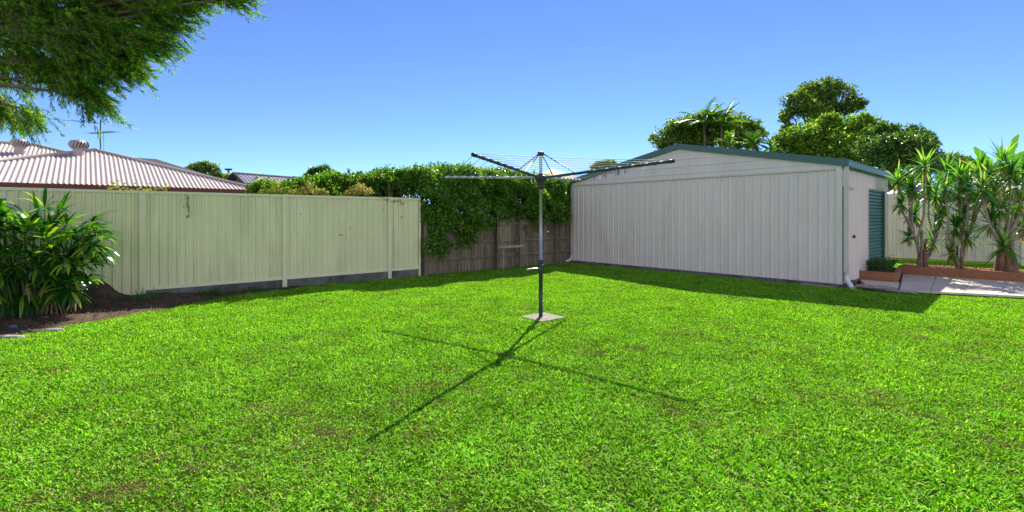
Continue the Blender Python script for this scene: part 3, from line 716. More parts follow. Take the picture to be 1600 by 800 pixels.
# ---- neighbour's house on the left
def hip_face(mb, R, u_dir, v_dir, length, pitch, z0, wmax, period=.125, amp=.021):
    """corrugated roof plane rising from an eave; R right end of the eave, u_dir along it"""
    n = int(length/period*6); vs = []; tp = math.tan(pitch)
    nrm = np.array([-v_dir[0]*math.sin(pitch), -v_dir[1]*math.sin(pitch), math.cos(pitch)])
    for i in range(n+1):
        u = length*i/n; v = max(.0, min(u, length-u, wmax)); o = amp*math.cos(2*math.pi*u/period)
        for vv in (0, v):
            p = R+u_dir*u+v_dir*vv; vs.append(np.array([*p, z0+vv*tp])+nrm*o)
    mb.add(vs, [(2*i, 2*i+2, 2*i+3, 2*i+1) for i in range(n)])
def house():
    R = np.array([-9.2,18.0]); U = -FD; V = -FN; z0 = 2.46; pitch = math.radians(18.3); tp = math.tan(pitch)
    h = empty('house', (*(R+U*4), 0), 'neighbouring house with pinkish tan corrugated hip roof and maroon gutter', 'house')
    ln = 9.0; half = 4.5
    w = MB(); w.seg(R+U*.5+V*.5, R+U*8.5+V*.5, V, 0, .2, 0, z0-.02); w.build('wall', M['brick'], h); w = MB(); w.seg(R+U*.5+V*.72, R+U*.5+V*10, U, 0, .2, 0, z0-.02); w.build('wall', M['brick'], h); w = MB(); w.seg(R+U*9+V*.5, R+U*16+V*.5, V, 4.5, 4.7, 0, 2.6); w.build('wall', M['brick'], h)
    r = MB()
    hip_face(r, R, U, V, ln, pitch, z0, 99)
    # the plane on the right, behind the hip (seen only from the side)
    Rr = R+V*14; hip_face(r, Rr, -V, U, 14, pitch, z0, 4.5)
    rf = r.build('roof', M['roof'], h, True)
    # main roof further back
    A2 = np.array([-20.2,21.0]); H2 = 4.5; run = (H2-2.6)/tp
    R2 = A2+np.array([1.411,-.107])*run
    r = MB(); hip_face(r, R2, U, V, 18, pitch, 2.6, run); rf2 = r.build('roof', M['roof'], h, True)
    r = MB(); hip_face(r, R2+V*12, -V, U, 12, pitch, 2.6, run); r.build('roof', M['roof'], h, True)
    ap = R+(U+V)*half; za = z0+half*tp
    c = MB()
    c.tube([(*R, z0+.03), (*ap, za+.03)], .06, 6); c.tube([(*(R+U*ln), z0+.03), (*ap, za+.03)], .075, 6); c.tube([(*ap, za+.03), (*(ap+V*9), za+.03)], .06, 6)
    c.tube([(*R2, 2.63), (*A2, H2+.03)], .06, 6); c.tube([(*A2, H2+.03), (*(A2+U*12), H2+.03)], .06, 6)
    c.build('ridge_cap', M['roof'], rf, True)
    g = MB(); g.seg(R-U*.02, R+U*(ln+.02), V, -.13, -.02, z0-.13, z0-.015); g.seg(R-U*.03, R+U*(ln), V, -.02, .5, z0-.17, z0-.13); g.seg(R+V*.0, R+V*14, -U, 0, .11, z0-.13, z0-.015); g.build('gutter', M['maroon'], h)
    # whirlybird vents
    def vent(c, label):
        t = empty('whirlybird_vent', c, label, 'roof vent', 'whirlybird vents on the house roof')
        c = np.array(c)
        n = MB(); n.lathe(c, [(.2,-.35),(.18,.0),(.16,.16),(.20,.18),(.2,.2)], 16); n.build('neck', M['roof'], t)
        i = MB(); i.lathe(c, [(.14,.2),(.2,.26),(.22,.36),(.18,.46),(.05,.5)], 14); i.build('rotor_core', M['ventdark'], t)
        b = MB(); k = 18
        for j in range(k):
            a = 2*math.pi*j/k; pts = []
            for s in np.linspace(0, 1, 7):
                th = -1.1+2.35*s; rr = .29*math.cos(th)**.6 if math.cos(th) > 0 else .02
                aa = a+.5*s; pts.append(np.array([rr*math.cos(aa), rr*math.sin(aa), .34+.17*math.sin(th)]))
            for p0_, p1_ in zip(pts[:-1], pts[1:]):
                tn = lambda p: np.array([-p[1], p[0], 0])/max(.03, np.hypot(p[0], p[1]))*.033*min(1, np.hypot(p[0], p[1])/.2)
                o_ = lambda p: p*np.array([.93,.93,1])
                b.add([c+p0_-tn(p0_), c+o_(p0_)+tn(p0_), c+o_(p1_)+tn(p1_), c+p1_-tn(p1_)], [(0,1,2,3)])
        b.lathe(c, [(.02,.49),(.10,.505),(.08,.52),(.02,.53)], 12)
        b.build('vanes', M['ventgrey'], t, True)
    v1 = at(123, 241, 17.6); vent(v1, 'turbine roof vent near the peak of the hip roof beside the antenna')
    v2 = at(31, 237, 19.6); vent(v2, 'turbine roof vent on the taller ridge at the left edge')
    # antenna
    b = at(157, 243, 18.8); a = empty('tv_antenna', b, 'thin television antenna with long horizontal rods above the roof peak', 'antenna')
    m = MB(); m.tube([b-[0,0,.15], b+[0,0,1.38]], .02, 6); m.build('mast', M['bluegrey'], a)
    m = MB(); e1 = at(80, 186, 17.6); e2 = at(222, 206, 20.2); c = b+[0,0,1.22]
    m.tube([e1, c], .009, 5); m.tube([c, e2], .009, 5)
    e3 = at(170, 191, 18.8); m.tube([e3, at(215, 202, 20)], .007, 5); m.tube([at(110,187,18), at(150,193,18.7)], .007, 5)
    m.build('long_rods', M['bluegrey'], a)
    m = MB()
    bd = np.array([.9,.2,.12]); c2 = b+[0,0,.86]; m.tube([c2-bd*.35, c2+bd*.5], .014, 5)
    for s in np.linspace(-.3, .5, 7): p = c2+bd*s; m.tube([p-np.array([.15,.2,.0]), p+np.array([.15,.2,.02])], .006, 4)
    m.tube([b+[.12,0,.1], b+[.12,0,.9]], .008, 4)
    m.build('boom', M['bluegrey'], a)
house()

def simple_hip(name, label, c, u, v, hu, hv, z_eave, z_ridge, rm, wm, cat='house', gable=False, fascia=None):
    h = empty(name, (*c, 0), label, cat); c = np.array(c); u = np.array(u); v = np.array(v)
    w = MB(); w.box(c, u, v, hu-.4, hv-.4, 0, z_eave); w.build('wall', wm, h)
    r = MB(); k = [c-u*hu-v*hv, c+u*hu-v*hv, c+u*hu+v*hv, c-u*hu+v*hv]; e = hu if gable else hu-hv
    a, b = c-u*e, c+u*e; z = z_eave
    vs = [(*p, z) for p in k]+[(*a, z_ridge), (*b, z_ridge)]+[(*p, z-.12) for p in k]
    r.add(vs, [(0,1,5,4),(2,3,4,5),(3,0,4),(1,2,5),(6,7,8,9)]+([] )+[(6+i, 6+(i+1) % 4, (i+1) % 4, i) for i in range(4)])
    r.build('roof', rm, h)
    if fascia:
        f = MB(); f.seg(k[0], k[1], -v, 0, .1, z-.2, z+.0); f.seg(k[0], k[3], -u, 0, .1, z-.2, z); f.build('fascia', fascia, h)
    return h
# tiled gable house
def tiled_house():
    c0 = at(372, 285, 34)[:2]; u = unit(np.array([.5,.866])); v = np.array([-u[1], u[0]])
    h = empty('house', (*c0, 0), 'far house with slate violet tiled roof and small brick gable', 'house')
    z0, z1 = 3.25, 4.42; hw = 1.9; ln = 15
    a = c0+u*.1
    w = MB(); w.prism([(*(a-v*hw), 0), (*(a+v*hw), 0), (*(a+v*hw), z0), (*a, z1-.12), (*(a-v*hw), z0)], (*(u*.2), 0)); w.box(a+u*ln/2, u, v, ln/2-.3, hw-.25, 0, z0); w.build('wall', M['brick'], h)
    r = MB()
    for s in (-1, 1):
        rows = 12
        for i in range(rows):
            f0, f1 = i/rows, (i+1)/rows; q = lambda f, x, dz: (*(c0+u*x+v*s*(hw+.35)*(1-f)), z0-.2+(z1-z0+.2)*f+dz)
            cols = 50
            for k in range(cols):
                x0 = ln*k/cols-.3; x1 = ln*(k+.93)/cols-.3
                r.add([q(f0, x0, .05), q(f0, x1, .02), q(f1, x1, .0), q(f1, x0, .03)], [(0,1,2,3)])
            r.add([q(f0, -.3, -.03), q(f0, ln, -.03), q(f1, ln, -.03), q(f1, -.3, -.03)], [(0,1,2,3)])
    r.build('roof', M['tile'], h)
    b = MB()
    for s in (-1, 1):
        b.tube([(*(c0-u*.32+v*s*(hw+.4)), z0-.2), (*(c0-u*.32), z1+.04)], .09, 5)
    b.tube([(*(c0-u*.3), z1+.04), (*(c0+u*ln), z1+.04)], .08, 6)
    b.build('bargeboard', M['darkroof'], h)
tiled_house()
c = at(215, 262, 30); simple_hip('house', 'far house showing only a dark roof slope behind the tan roof', c[:2], FD, FN, 5.5, 4.6, 3.1, 5.05, M['darkroof'], M['brick'])
c = at(863, 275, 45); simple_hip('house', 'far house with tan pyramid roof above the hedge', c[:2], (1,0), (0,1), 2.4, 2.35, 4.7, 5.85, M['tanroof'], M['brick'])
# neighbour's outbuilding beyond the rear fence
c = at(1560, 300, 22.5)[:2]; simple_hip('outbuilding', 'low pale roofed outbuilding with green fascia beyond the rear fence', c, BD, BN*-1, 5.6, 2.0, 2.62, 3.15, M['lilac'], M['green'], 'shed', False, M['roofgreen'])
tk = MB(); c = at(1401, 320, 20.0); c[2] = 0
tk.lathe(c, [(.42,0),(.42,2.35),(.44,2.37),(.40,2.42),(.15,2.55),(.14,2.58)], 20)
tag(tk.build('rainwater_tank', M['shedtrim'], loc=c), 'pale round rainwater tank beyond the rear fence beside the shed', 'tank')
# floodlight pole far away
b = at(357, 300, 70); b[2] = 0; p = empty('light_pole', b, 'distant grey floodlight pole with a short crossbar', 'pole')
top = at(357, 265, 70); m = MB(); m.tube([b, top], [.2,.13], 8); m.build('shaft', M['galv'], p, True)
m = MB(); m.box(top[:2], (1,0), (0,1), .42, .2, top[2]-.1, top[2]+.15); m.build('lamp_head', M['dark'], p)

# ---- trees
G_ = 'trees beyond the fences'
def T(name, label, D, lst, mat, ls, dens, tr=.2, basepx=None, **k):
    cl = pxc(D, lst); cx = np.mean([c[0][0] for c in cl]) if basepx is None else (basepx-800)/F*D
    return tree(name, label, 'tree', (cx, D, 0), cl, mat, ls, dens, G_, tr, **k)
T('tree', 'tallest tree with round dark olive crown rising behind the shed', 38, [(1246,158,17,0),(1268,145,18,1),(1292,139,20,0),(1318,146,18,1),(1334,163,13,0),(1238,182,15,0),(1262,172,16,-1),(1290,166,18,0),(1315,173,15,0),(1232,203,9,0),(1272,192,9,1)], L['tall'], .16, 2.6, .3, 1285)
T('tree', 'broad light green tree behind the right half of the shed roof', 30, [(1226,222,15,0),(1252,212,20,0),(1285,208,22,1),(1318,202,22,0),(1345,192,14,0),(1268,238,24,0),(1310,236,26,-1),(1352,225,22,0),(1218,245,14,0),(1240,228,20,0),(1300,222,24,0),(1335,215,22,0),(1365,200,13,0),(1296,190,12,0),(1345,255,22,0),(1290,262,22,0)], L['light'], .15, 2.6, .25, 1300)
T('tree', 'dark dense tree right of the shed roof corner', 25, [(1372,228,22,0),(1398,216,22,0),(1428,214,19,0),(1447,230,13,0),(1385,255,26,0),(1420,250,25,-1),(1445,262,18,0),(1380,285,22,0),(1415,288,20,0),(1362,212,14,1),(1385,205,12,0),(1412,232,26,-1),(1390,235,26,-1),(1440,222,15,0),(1455,245,14,0)], L['dark'], .12, 2.8, .22, 1410)
T('tree', 'low rounded distant tree behind the dracaenas', 44, [(1466,258,15,0),(1484,252,13,0),(1505,258,15,1),(1528,266,14,0),(1550,270,14,0),(1490,275,18,0),(1575,272,15,0)], L['tall'], .18, 2.6, .25)
T('tree', 'rounded green tree behind the palms over the shed roof', 29, [(1038,220,18,0),(1056,206,18,0),(1078,196,18,1),(1100,190,17,0),(1122,194,18,0),(1148,196,17,1),(1168,202,16,0),(1182,212,13,0),(1062,226,20,0),(1100,218,26,0),(1085,212,22,0),(1130,214,22,0),(1160,222,18,0)], L['tall'], .13, 2.6, .2, 1100)
T('tree', 'small round tree on the horizon above the tan roof', 50, [(304,265,8,0),(316,261,9,0),(330,265,9,0),(322,273,9,0),(308,275,8,0),(338,275,5,0)], L['tall'], .2, 1.6, .25, sub=4)
T('tree', 'tiny dark tree left of centre peeping over the hedge', 55, [(487,270,5,0),(484,277,6,0)], L['dark'], .2, 2.2, .2)
T('tree', 'small rounded tree peeping over the hedge top', 55, [(496,268,6,0),(506,266,8,0),(517,272,6,0),(508,276,8,0)], L['dark'], .2, 1.9, .2)
T('tree', 'tiny bush topped tree at the foot of the floodlight pole', 60, [(357,280,7,0),(366,279,5,0)], L['tall'], .22, 2.0, .2)
T('tree', 'small distant tree at the left end of the shed roof', 42, [(930,262,5,0),(938,259,6,0),(947,258,6,0),(955,257,5,0),(944,268,9,0)], L['tall'], .16, 2.0, .2)

def palm(label, crown, base, nf, fl, mat, seed, upright=.5, lw=.05):
    rs = np.random.default_rng(seed); base = np.array(base, float); crown = np.array(crown, float)
    t = empty('palm_tree', base, label, 'palm tree', 'palms behind the shed')
    m = MB(); m.tube([base, (base+crown)/2+[.1,0,0], crown], [.10,.08,.06], 8); m.build('trunk', M['bark'], t, True)
    fr = MB()
    for i in range(nf):
        a = 2*math.pi*i/nf+rs.uniform(-.3,.3); e = rs.uniform(upright-.5, upright+.6)
        d = np.array([math.cos(a)*math.cos(e), math.sin(a)*math.cos(e), math.sin(e)]); p = crown.copy(); pts = [p]; ds = [d]
        for k in range(14):
            d = d+np.array([0,0,-.075]); d /= np.linalg.norm(d); p = p+d*fl/14; pts.append(p); ds.append(d)
        fr.tube(pts, [.02]*5+[.012]*5+[.006]*5, 4)
        for sd in (-1, 1):
            P = []; Dd = []
            for k in range(2, 14):
                for j in range(3):
                    P.append(pts[k]+(pts[k+1]-pts[k])*j/3); s_ = np.cross(ds[k], [0,0,1]); s_ /= np.linalg.norm(s_)+1e-6
                    Dd.append(ds[k]*.75+sd*s_+np.array([0,0,.15]))
            n = len(P); ll = fl*.26*np.sin(np.linspace(.5, 2.9, n))
            strips(fr, np.array(P), np.array(Dd), ll, lw, .5, 3, shape=[.7,1,.6,.05])
    fr.build('fronds', mat, t)
palm('feathery palm rising left of centre behind the shed roof', at(1100,194,27.8), at(1102,338,27.8)*[1,1,0], 14, 1.7, L['palm'], 1, .6)
palm('taller bright palm with an upright frond behind the shed roof', at(1127,196,27.6), at(1125,338,27.6)*[1,1,0], 13, 1.6, L['lime'], 2, .8)
palm('small lime palm just above the shed roof edge', at(1140,228,24), at(1140,338,24)*[1,1,0], 12, .8, L['lime'], 3, .8, .035)
palm('small green palm with low fronds right of the lime palm', at(1177,227,24), at(1177,338,24)*[1,1,0], 14, 1.0, L['palm'], 4, .55, .04)
palm('lime palm tuft at the right of the palm group', at(1204,232,24), at(1204,338,24)*[1,1,0], 10, .6, L['lime'], 5, .7, .035)

def banana():
    base = at(1565, 338, 16.0)*[1,1,0]; t = empty('banana_plant', base, 'banana plant with broad paddle leaves behind the rear fence', 'banana plant')
    crown = at(1562, 285, 16.0); m = MB(); m.tube([base, crown], [.14,.09], 9); m.build('trunk', M['cane'], t, True)
    for (x0, y0, x1, y1, w, bend) in [(1556,262,1521,228,.28,.02),(1576,252,1592,209,.28,.0),(1580,262,1606,232,.3,.1),(1560,258,1566,226,.16,0),(1590,270,1640,240,.3,.1)]:
        a = at(x0, y0, 16.0); b = at(x1, y1, 15.9); d = b-a; ln = np.linalg.norm(d); d /= ln
        s = np.cross(d, [0,1,0]); s /= np.linalg.norm(s); up = np.cross(s, d)
        l = MB(); l.tube([crown, (crown+a)/2+[0,0,.03], a], [.025,.02,.015], 6)
        n = 14; vs = []
        for i in range(n+1):
            f = i/n; p = a+d*ln*f+np.array([0,0,-bend*f*f*ln]); ww = w*.5*math.sin(math.pi*min(1, .08+f*.92))**.6*(1 if i < n else .02)
            jag = 1+.12*math.sin(i*5)
            vs += [p-s*ww*jag+up*ww*.35, p, p+s*ww/jag+up*ww*.35]
        l.add(vs, [(3*i+k, 3*i+k+1, 3*i+k+4, 3*i+k+3) for i in range(n) for k in (0, 1)])
        l.build('leaf', L['banana'], t, True)
banana()

# the overhanging tree, top left
def overhang():
    base = np.array([-9.4,6.2,0.]); t = empty('overhanging_tree', base, 'feathery fine leaved tree overhanging from the top left corner', 'tree')
    tr = MB(); fo = MB()
    fork = base+[.2,0,3.0]; tr.tube([base, base+[.1,0,1.5], fork], [.2,.16,.13], 10)
    cl = [(10,15,6.6,.5),(70,10,6.4,.5),(140,10,6.6,.5),(205,12,6.8,.42),(250,25,6.6,.32),(50,65,6.3,.5),(115,60,6.2,.5),(180,62,6.5,.42),(232,62,6.4,.26),
          (20,98,6.5,.34),(90,105,6.4,.38),(140,100,6.2,.36),(192,95,6.5,.28),(128,135,6.4,.26),(152,152,6.3,.2),(300,-15,6.8,.34),(345,-18,6.6,.24),(265,-10,6.9,.4),(372,0,6.7,.12),
          (14,162,6.8,.26),(44,172,6.6,.2),(-30,150,6.8,.34),(-50,60,6.5,.6),(-110,10,6.5,.7),(20,-80,6.6,.7),(150,-80,6.8,.7),(270,-90,6.8,.6),(-90,-90,6.3,.8),(380,-60,7,.3)]
    for x, y, D, r in cl:
        c = at(x-6-x*.01, y-2, D); r *= .93; out = c-at(-60, 20, 6.5); out /= np.linalg.norm(out)+1e-6
        m1 = fork+(c-fork)*.5+np.array([0,0,.25]); tr.tube([fork, m1, c], [.06,.036,.015], 6)
        nt_ = int((85 if x < 110 else 135)*(r/.4)**2)+12
        for k in range(nt_):
            d0 = rdir(1)[0]; s = c+d0*r*RNG.random()**.45*np.array([1,1,.8])
            d = out*.95+rdir(1)[0]*.75+np.array([.25,0,-.42]); d /= np.linalg.norm(d); ln = .22+.2*RNG.random()
            e = s+d*ln+np.array([0,0,-.04]); 
            if k % 3 == 0: tr.tube([c, (c+s)/2+RNG.normal(size=3)*.03, s], [.008,.005,.003], 4, False)
            tr.tube([s, (s+e)/2+[0,0,.01], e], [.0035,.0025,.001], 3, False)
            n = 64; f = RNG.random(n); P = s+np.outer(f, e-s)
            side = rdir(n); side -= np.outer(side@d, d); side = unit(side)
            leaves(fo, P, d*1.0+side*.6, .075*(.6+.6*RNG.random(n)), .009)
    tr.build('trunk', M['bark'], t, True); fo.build('crown', L['needle'], t)
overhang()

# ---- lady palm clump
def lady_palm():
    base = np.array([-6.95,7.35,.03]); t = empty('lady_palm', base, 'large glossy fan leaved palm clump in front of the left fence', 'palm')
    st = MB(); fo = MB(); dr = MB(); rt = MB()
    rs = random.Random(5); nrm = FN
    fans = []
    for i in range(165):
        a = rs.uniform(-1.5, .66); h = rs.uniform(.35, 1.62); w_ = .95 if .6 < h < 1.4 else .8
        off = rs.uniform(-.35, .55)
        if a > .42 and h > 1.45: continue
        fans.append((a*w_, off, h))
    for a, off, h in fans:
        c = base+np.array([FD[0]*a+nrm[0]*off, FD[1]*a+nrm[1]*off, h]); b = base+np.array([FD[0]*a*.45, FD[1]*a*.45, 0])+[rs.uniform(-.12,.12), rs.uniform(-.1,.1), 0]
        out = c-(base+[0,0,.75]); out[2] = out[2]*.5; out += np.array([nrm[0], nrm[1], 0])*.25; out /= np.linalg.norm(out)
        e = rs.uniform(-.2, .8) if h > .8 else rs.uniform(-.5, .3)
        d = out*math.cos(e)+np.array([0,0,1])*math.sin(e); d /= np.linalg.norm(d)
        p = c-d*.28; st.tube([b+[0,0,-.02], b*.55+p*.45+[0,0,.12], p], [.013,.012,.008], 6); st.tube([p, c], [.006,.004], 5)
        side = np.cross(d, [0,0,1]); side /= np.linalg.norm(side)+1e-6
        n = rs.randint(9, 13); th = np.linspace(-1.65, 1.65, n)+RNG.normal(size=n)*.05
        D = np.outer(np.cos(th), d)+np.outer(np.sin(th), side)+np.array([0,0,.12])
        ln = (.40-.06*np.abs(th)/1.6)*rs.uniform(.85, 1.15)
        strips(fo, np.tile(c, (n, 1)), D, ln, .052, rs.uniform(.5, 1.3), 5, shape=[.25,.8,1,.9,.6,.12])
    for i in range(9):
        a = rs.uniform(-1, .35); p = base+np.array([FD[0]*a+nrm[0]*.25, FD[1]*a+nrm[1]*.25, rs.uniform(.3,.55)]); n = 6
        D = rdir(n)*.5+[0,0,-1]; strips(dr, np.tile(p, (n, 1)), D, .3, .03, .6, 4)
    for i in range(14):   # exposed roots and cane bases
        c = base+np.array([.14,-.02,.0]); a = i*.45; o = np.array([math.cos(a), math.sin(a), 0])
        rt.tube([c+o*.17+[0,0,-.03], c+o*.10+[0,0,.14], c+o*.03+[0,0,.42]], [.012,.015,.014], 6)
    for i in range(10):
        a = rs.uniform(-1.1, .1); b = base+np.array([FD[0]*a, FD[1]*a, -.02]); rt.tube([b, b+[rs.uniform(-.08,.08), 0, .6]], [.022,.018], 6)
    st.build('stems', M['stemgreen'], t, True); fo.build('leaflets', L['fan'], t); dr.build('dry_leaves', L['dry'], t); rt.build('root_base', M['rootroot'], t, True)
M['stemgreen'] = solid('green_stem', (.06,.14,.03), .5)
M['rootroot'] = solid('tan_roots', (.22,.14,.08), .9, var=.4, scale=20)
lady_palm()

# ---- left garden bed
def garden_bed():
    e0 = [(-9.5,3.9),(-6.25,6.04),(-5.95,6.9),(-5.6,7.75),(-5.3,8.6),(-4.9,9.35)]
    nu, nv = 130, 26; vs = []
    def edge(s):
        # inner edge of the bed at fence parameter s
        return max(.05, np.interp(s, [-5,-2.5,-1.55,-.5,.3,1.18,1.9,2.9], [2.9,2.55,2.25,1.57,1.1,.58,.26,.05]))
    for i in range(nu+1):
        s = -5+7.9*i/nu; w = edge(s)+.05*noise.noise(Vector((s*2.5, 0, 3)))
        for j in range(nv+1):
            f = j/nv; o = -.0+w*f; q = fp(s, o)
            z = .008+.11*(1-f)**1.0*min(1, max(0, (1.2-s)/1.0))*(f < 1)+.035*noise.noise(Vector((q[0]*3, q[1]*3, 1)))*(1-f)**.3*min(1,4*(1-f))
            z += .045*noise.noise(Vector((q[0]*9, q[1]*9, 5)))*min(1,4*(1-f))
            # the mound against the fence
            z += .30*math.exp(-((s+.62)/.22)**2)*max(0, 1-o/.45)
            if f == 1: z = .0
            vs.append((*q, max(z, .003 if f < 1 else 0)))
    m = MB(); m.add(vs, [(i*(nv+1)+j, i*(nv+1)+j+1, (i+1)*(nv+1)+j+1, (i+1)*(nv+1)+j) for i in range(nu) for j in range(nv)])
    tag(m.build('soil', M['soil'], None, True), kind='structure')
    # litter of small clods and dry leaf scraps on the soil
    n = 5200; s = -3+5.7*RNG.random(n); f = RNG.random(n)
    o = np.array([edge(x) for x in s])*f
    P = np.column_stack([P0+np.outer(s, FD)+np.outer(o, FN), .015+.11*(1-f)*np.clip((1.2-s), 0, 1)+.01*RNG.random(n)])
    l = MB(); d = rdir(n); d[:, 2] = abs(d[:, 2])*.3; leaves(l, P, d, .035*(.5+RNG.random(n)), .012, up=np.tile([0,0,1.], (n, 1)), flat=.7)
    tag(l.build('leaf_litter', L['litter']), 'dry leaf scraps scattered over the dark soil of the left bed', 'leaf litter', kind='stuff')
    return edge
L['litter'] = leafmat('litter_leaf', G([(.05,.032,.02),(.12,.08,.05),(.30,.23,.16)]), .1, .9)
EDGE = garden_bed()
def weed(label, s, off, h, spread, n=70, mat='herb', z=.04):
    b = np.array([*fp(s, off), z]); m = MB(); nb = n
    P = b+RNG.normal(size=(nb, 3))*[spread*.5, spread*.5, 0]; d = rdir(nb)*.6+[0,0,1.]
    strips(m, P, d, h*(.6+.6*RNG.random(nb)), .014, .9, 4)
    tag(m.build('weed', L[mat], loc=b), label, 'weed', 'weeds in the left garden bed')
weed('upright green weed below the first fence post', .0, .38, .26, .14, 60, 'palm', .03)
weed('low leafy green weed in the bed right of the fence post', 1.0, .30, .18, .22, 110, 'herb', .03)
weed('drooping green weed at the right foot of the palm clump', -.95, .62, .30, .16, 90, 'herb', .1)
weed('sparse weed near the far end of the garden bed', 1.75, .22, .14, .2, 60, 'herb', .02)
def rock(label, px, py, sx, sy, sz, mat, cat='stone'):
    D = EYE*F/(py-HZ); c = at(px, py, D); c[2] = 0; n = MB(); vs = []; rs = random.Random(px)
    prof = [(.9,-.02),(1,.3),(.85,.8),(.45,1.0)]
    k = 9; ring = [rs.uniform(.8,1.15) for _ in range(k)]
    v = [c+[sx*r*ring[j]*math.cos(2*math.pi*j/k), sy*r*ring[j]*math.sin(2*math.pi*j/k), sz*h] for r, h in prof for j in range(k)]
    fs = [(i*k+j, i*k+(j+1) % k, (i+1)*k+(j+1) % k, (i+1)*k+j) for i in range(3) for j in range(k)]+[tuple(range(3*k, 4*k))]
    n.add(v, fs); o = n.build('stone', mat, loc=c, smooth=False); tag(o, label, cat)
rock('pale flat stone lying at the edge of the left garden bed', 84, 518, .13, .05, .04, M['stone'])
rock('small rounded blue grey stone in the left garden bed', 22, 514, .05, .05, .06, M['bluestone'])
rock('long pale edging stone at the left edge of the lawn', 14, 528, .22, .05, .035, M['stone'])

# ---- shrubs and vines over the left fence
def shrub(name, label, cat, lst, mat, ls=.05, dens=2.2, group=None):
    b = np.array([lst[0][0][0], lst[0][0][1], 0.]); t = empty(name, b, label, cat, group)
    f = MB(); s = MB()
    for c, r in lst:
        s.tube([b, (b+c)/2+RNG.normal(size=3)*.05, c], [.02,.012,.005], 5)
        cloud(f, c, r*.85, int(dens*60*r*r/(.05*.05)/10)+50, ls, .8, .2, .45)
    s.build('stems', M['bark'], t, True); f.build('foliage', mat, t)
def fc(px, py, off=-.22):
    # world point at pixel px on the line parallel to the fence at an offset
    q = fp(0, off); k = (px-800)/F; t = (k*q[1]-q[0])/(FD[0]-k*FD[1]); D = q[1]+FD[1]*t
    return at(px, py, D)
GS = 'shrubs peeping over the left fence'
shrub('shrub', 'yellow green shrub peeping over the fence at the start of the hedge', 'shrub', [(fc(422,297),.15),(fc(434,295),.15),(fc(447,299),.14),(fc(411,302),.12),(fc(459,301),.11)], L['yellow'], group=GS)
shrub('shrub', 'pink leaved shrub peeping over the fence near the middle post', 'shrub', [(fc(474,297),.14),(fc(484,292),.15),(fc(495,300),.13),(fc(506,300),.12),(fc(466,302),.11)], L['pink'], group=GS)
shrub('shrub', 'orange pink leaved shrub peeping over the fence before the last post', 'shrub', [(fc(553,298),.16),(fc(562,293),.17),(fc(575,299),.15),(fc(545,303),.13)], L['orange'], group=GS)
GV = 'creepers on the left fence'
def vine(label, pts, mat, ls=.04, n=26, spread=.03):
    b = pts[0].copy(); t = empty('creeper', b, label, 'creeper', GV)
    s = MB(); s.tube(pts, .005, 5); s.build('stem', M['bark'], t)
    f = MB(); m = n*len(pts); idx = RNG.random(m)*(len(pts)-1); i0 = idx.astype(int); fr = (idx-i0)[:, None]; A = np.array(pts)
    P = A[i0]*(1-fr)+A[np.minimum(i0+1, len(pts)-1)]*fr+RNG.normal(size=(m, 3))*spread
    leaves(f, P, rdir(m), ls*(.6+.7*RNG.random(m)), ls*.6); f.build('foliage', mat, t)
vine('yellowish creeper growing along the fence top below the tan roof', [fc(x, y, .0) for x, y in ((162,294),(180,292),(198,296),(214,294),(236,293),(262,295))], L['yellow'], .065, 14, .04)
vine('dark dry creeper hanging down the panel right of the first post', [fc(x, y, .05) for x, y in ((292,304),(294,312),(293,322),(296,331),(294,339))], L['vine'], .03, 9, .02)
vine('thin pale creeper trailing over the fence top at the last tall post', [fc(x, y, .04) for x, y in ((592,308),(604,311),(612,316),(622,314),(630,318))], L['vine'], .04, 10, .04)

L['straw'] = leafmat('dry_grass', [(0,(.10,.07,.03)),(.4,(.22,.16,.07)),(.65,(.38,.30,.14)),(.8,(.16,.40,.01)),(1,(.24,.5,.02))], .3, .9, 2.2, (1.2,1.2,.6), .0)
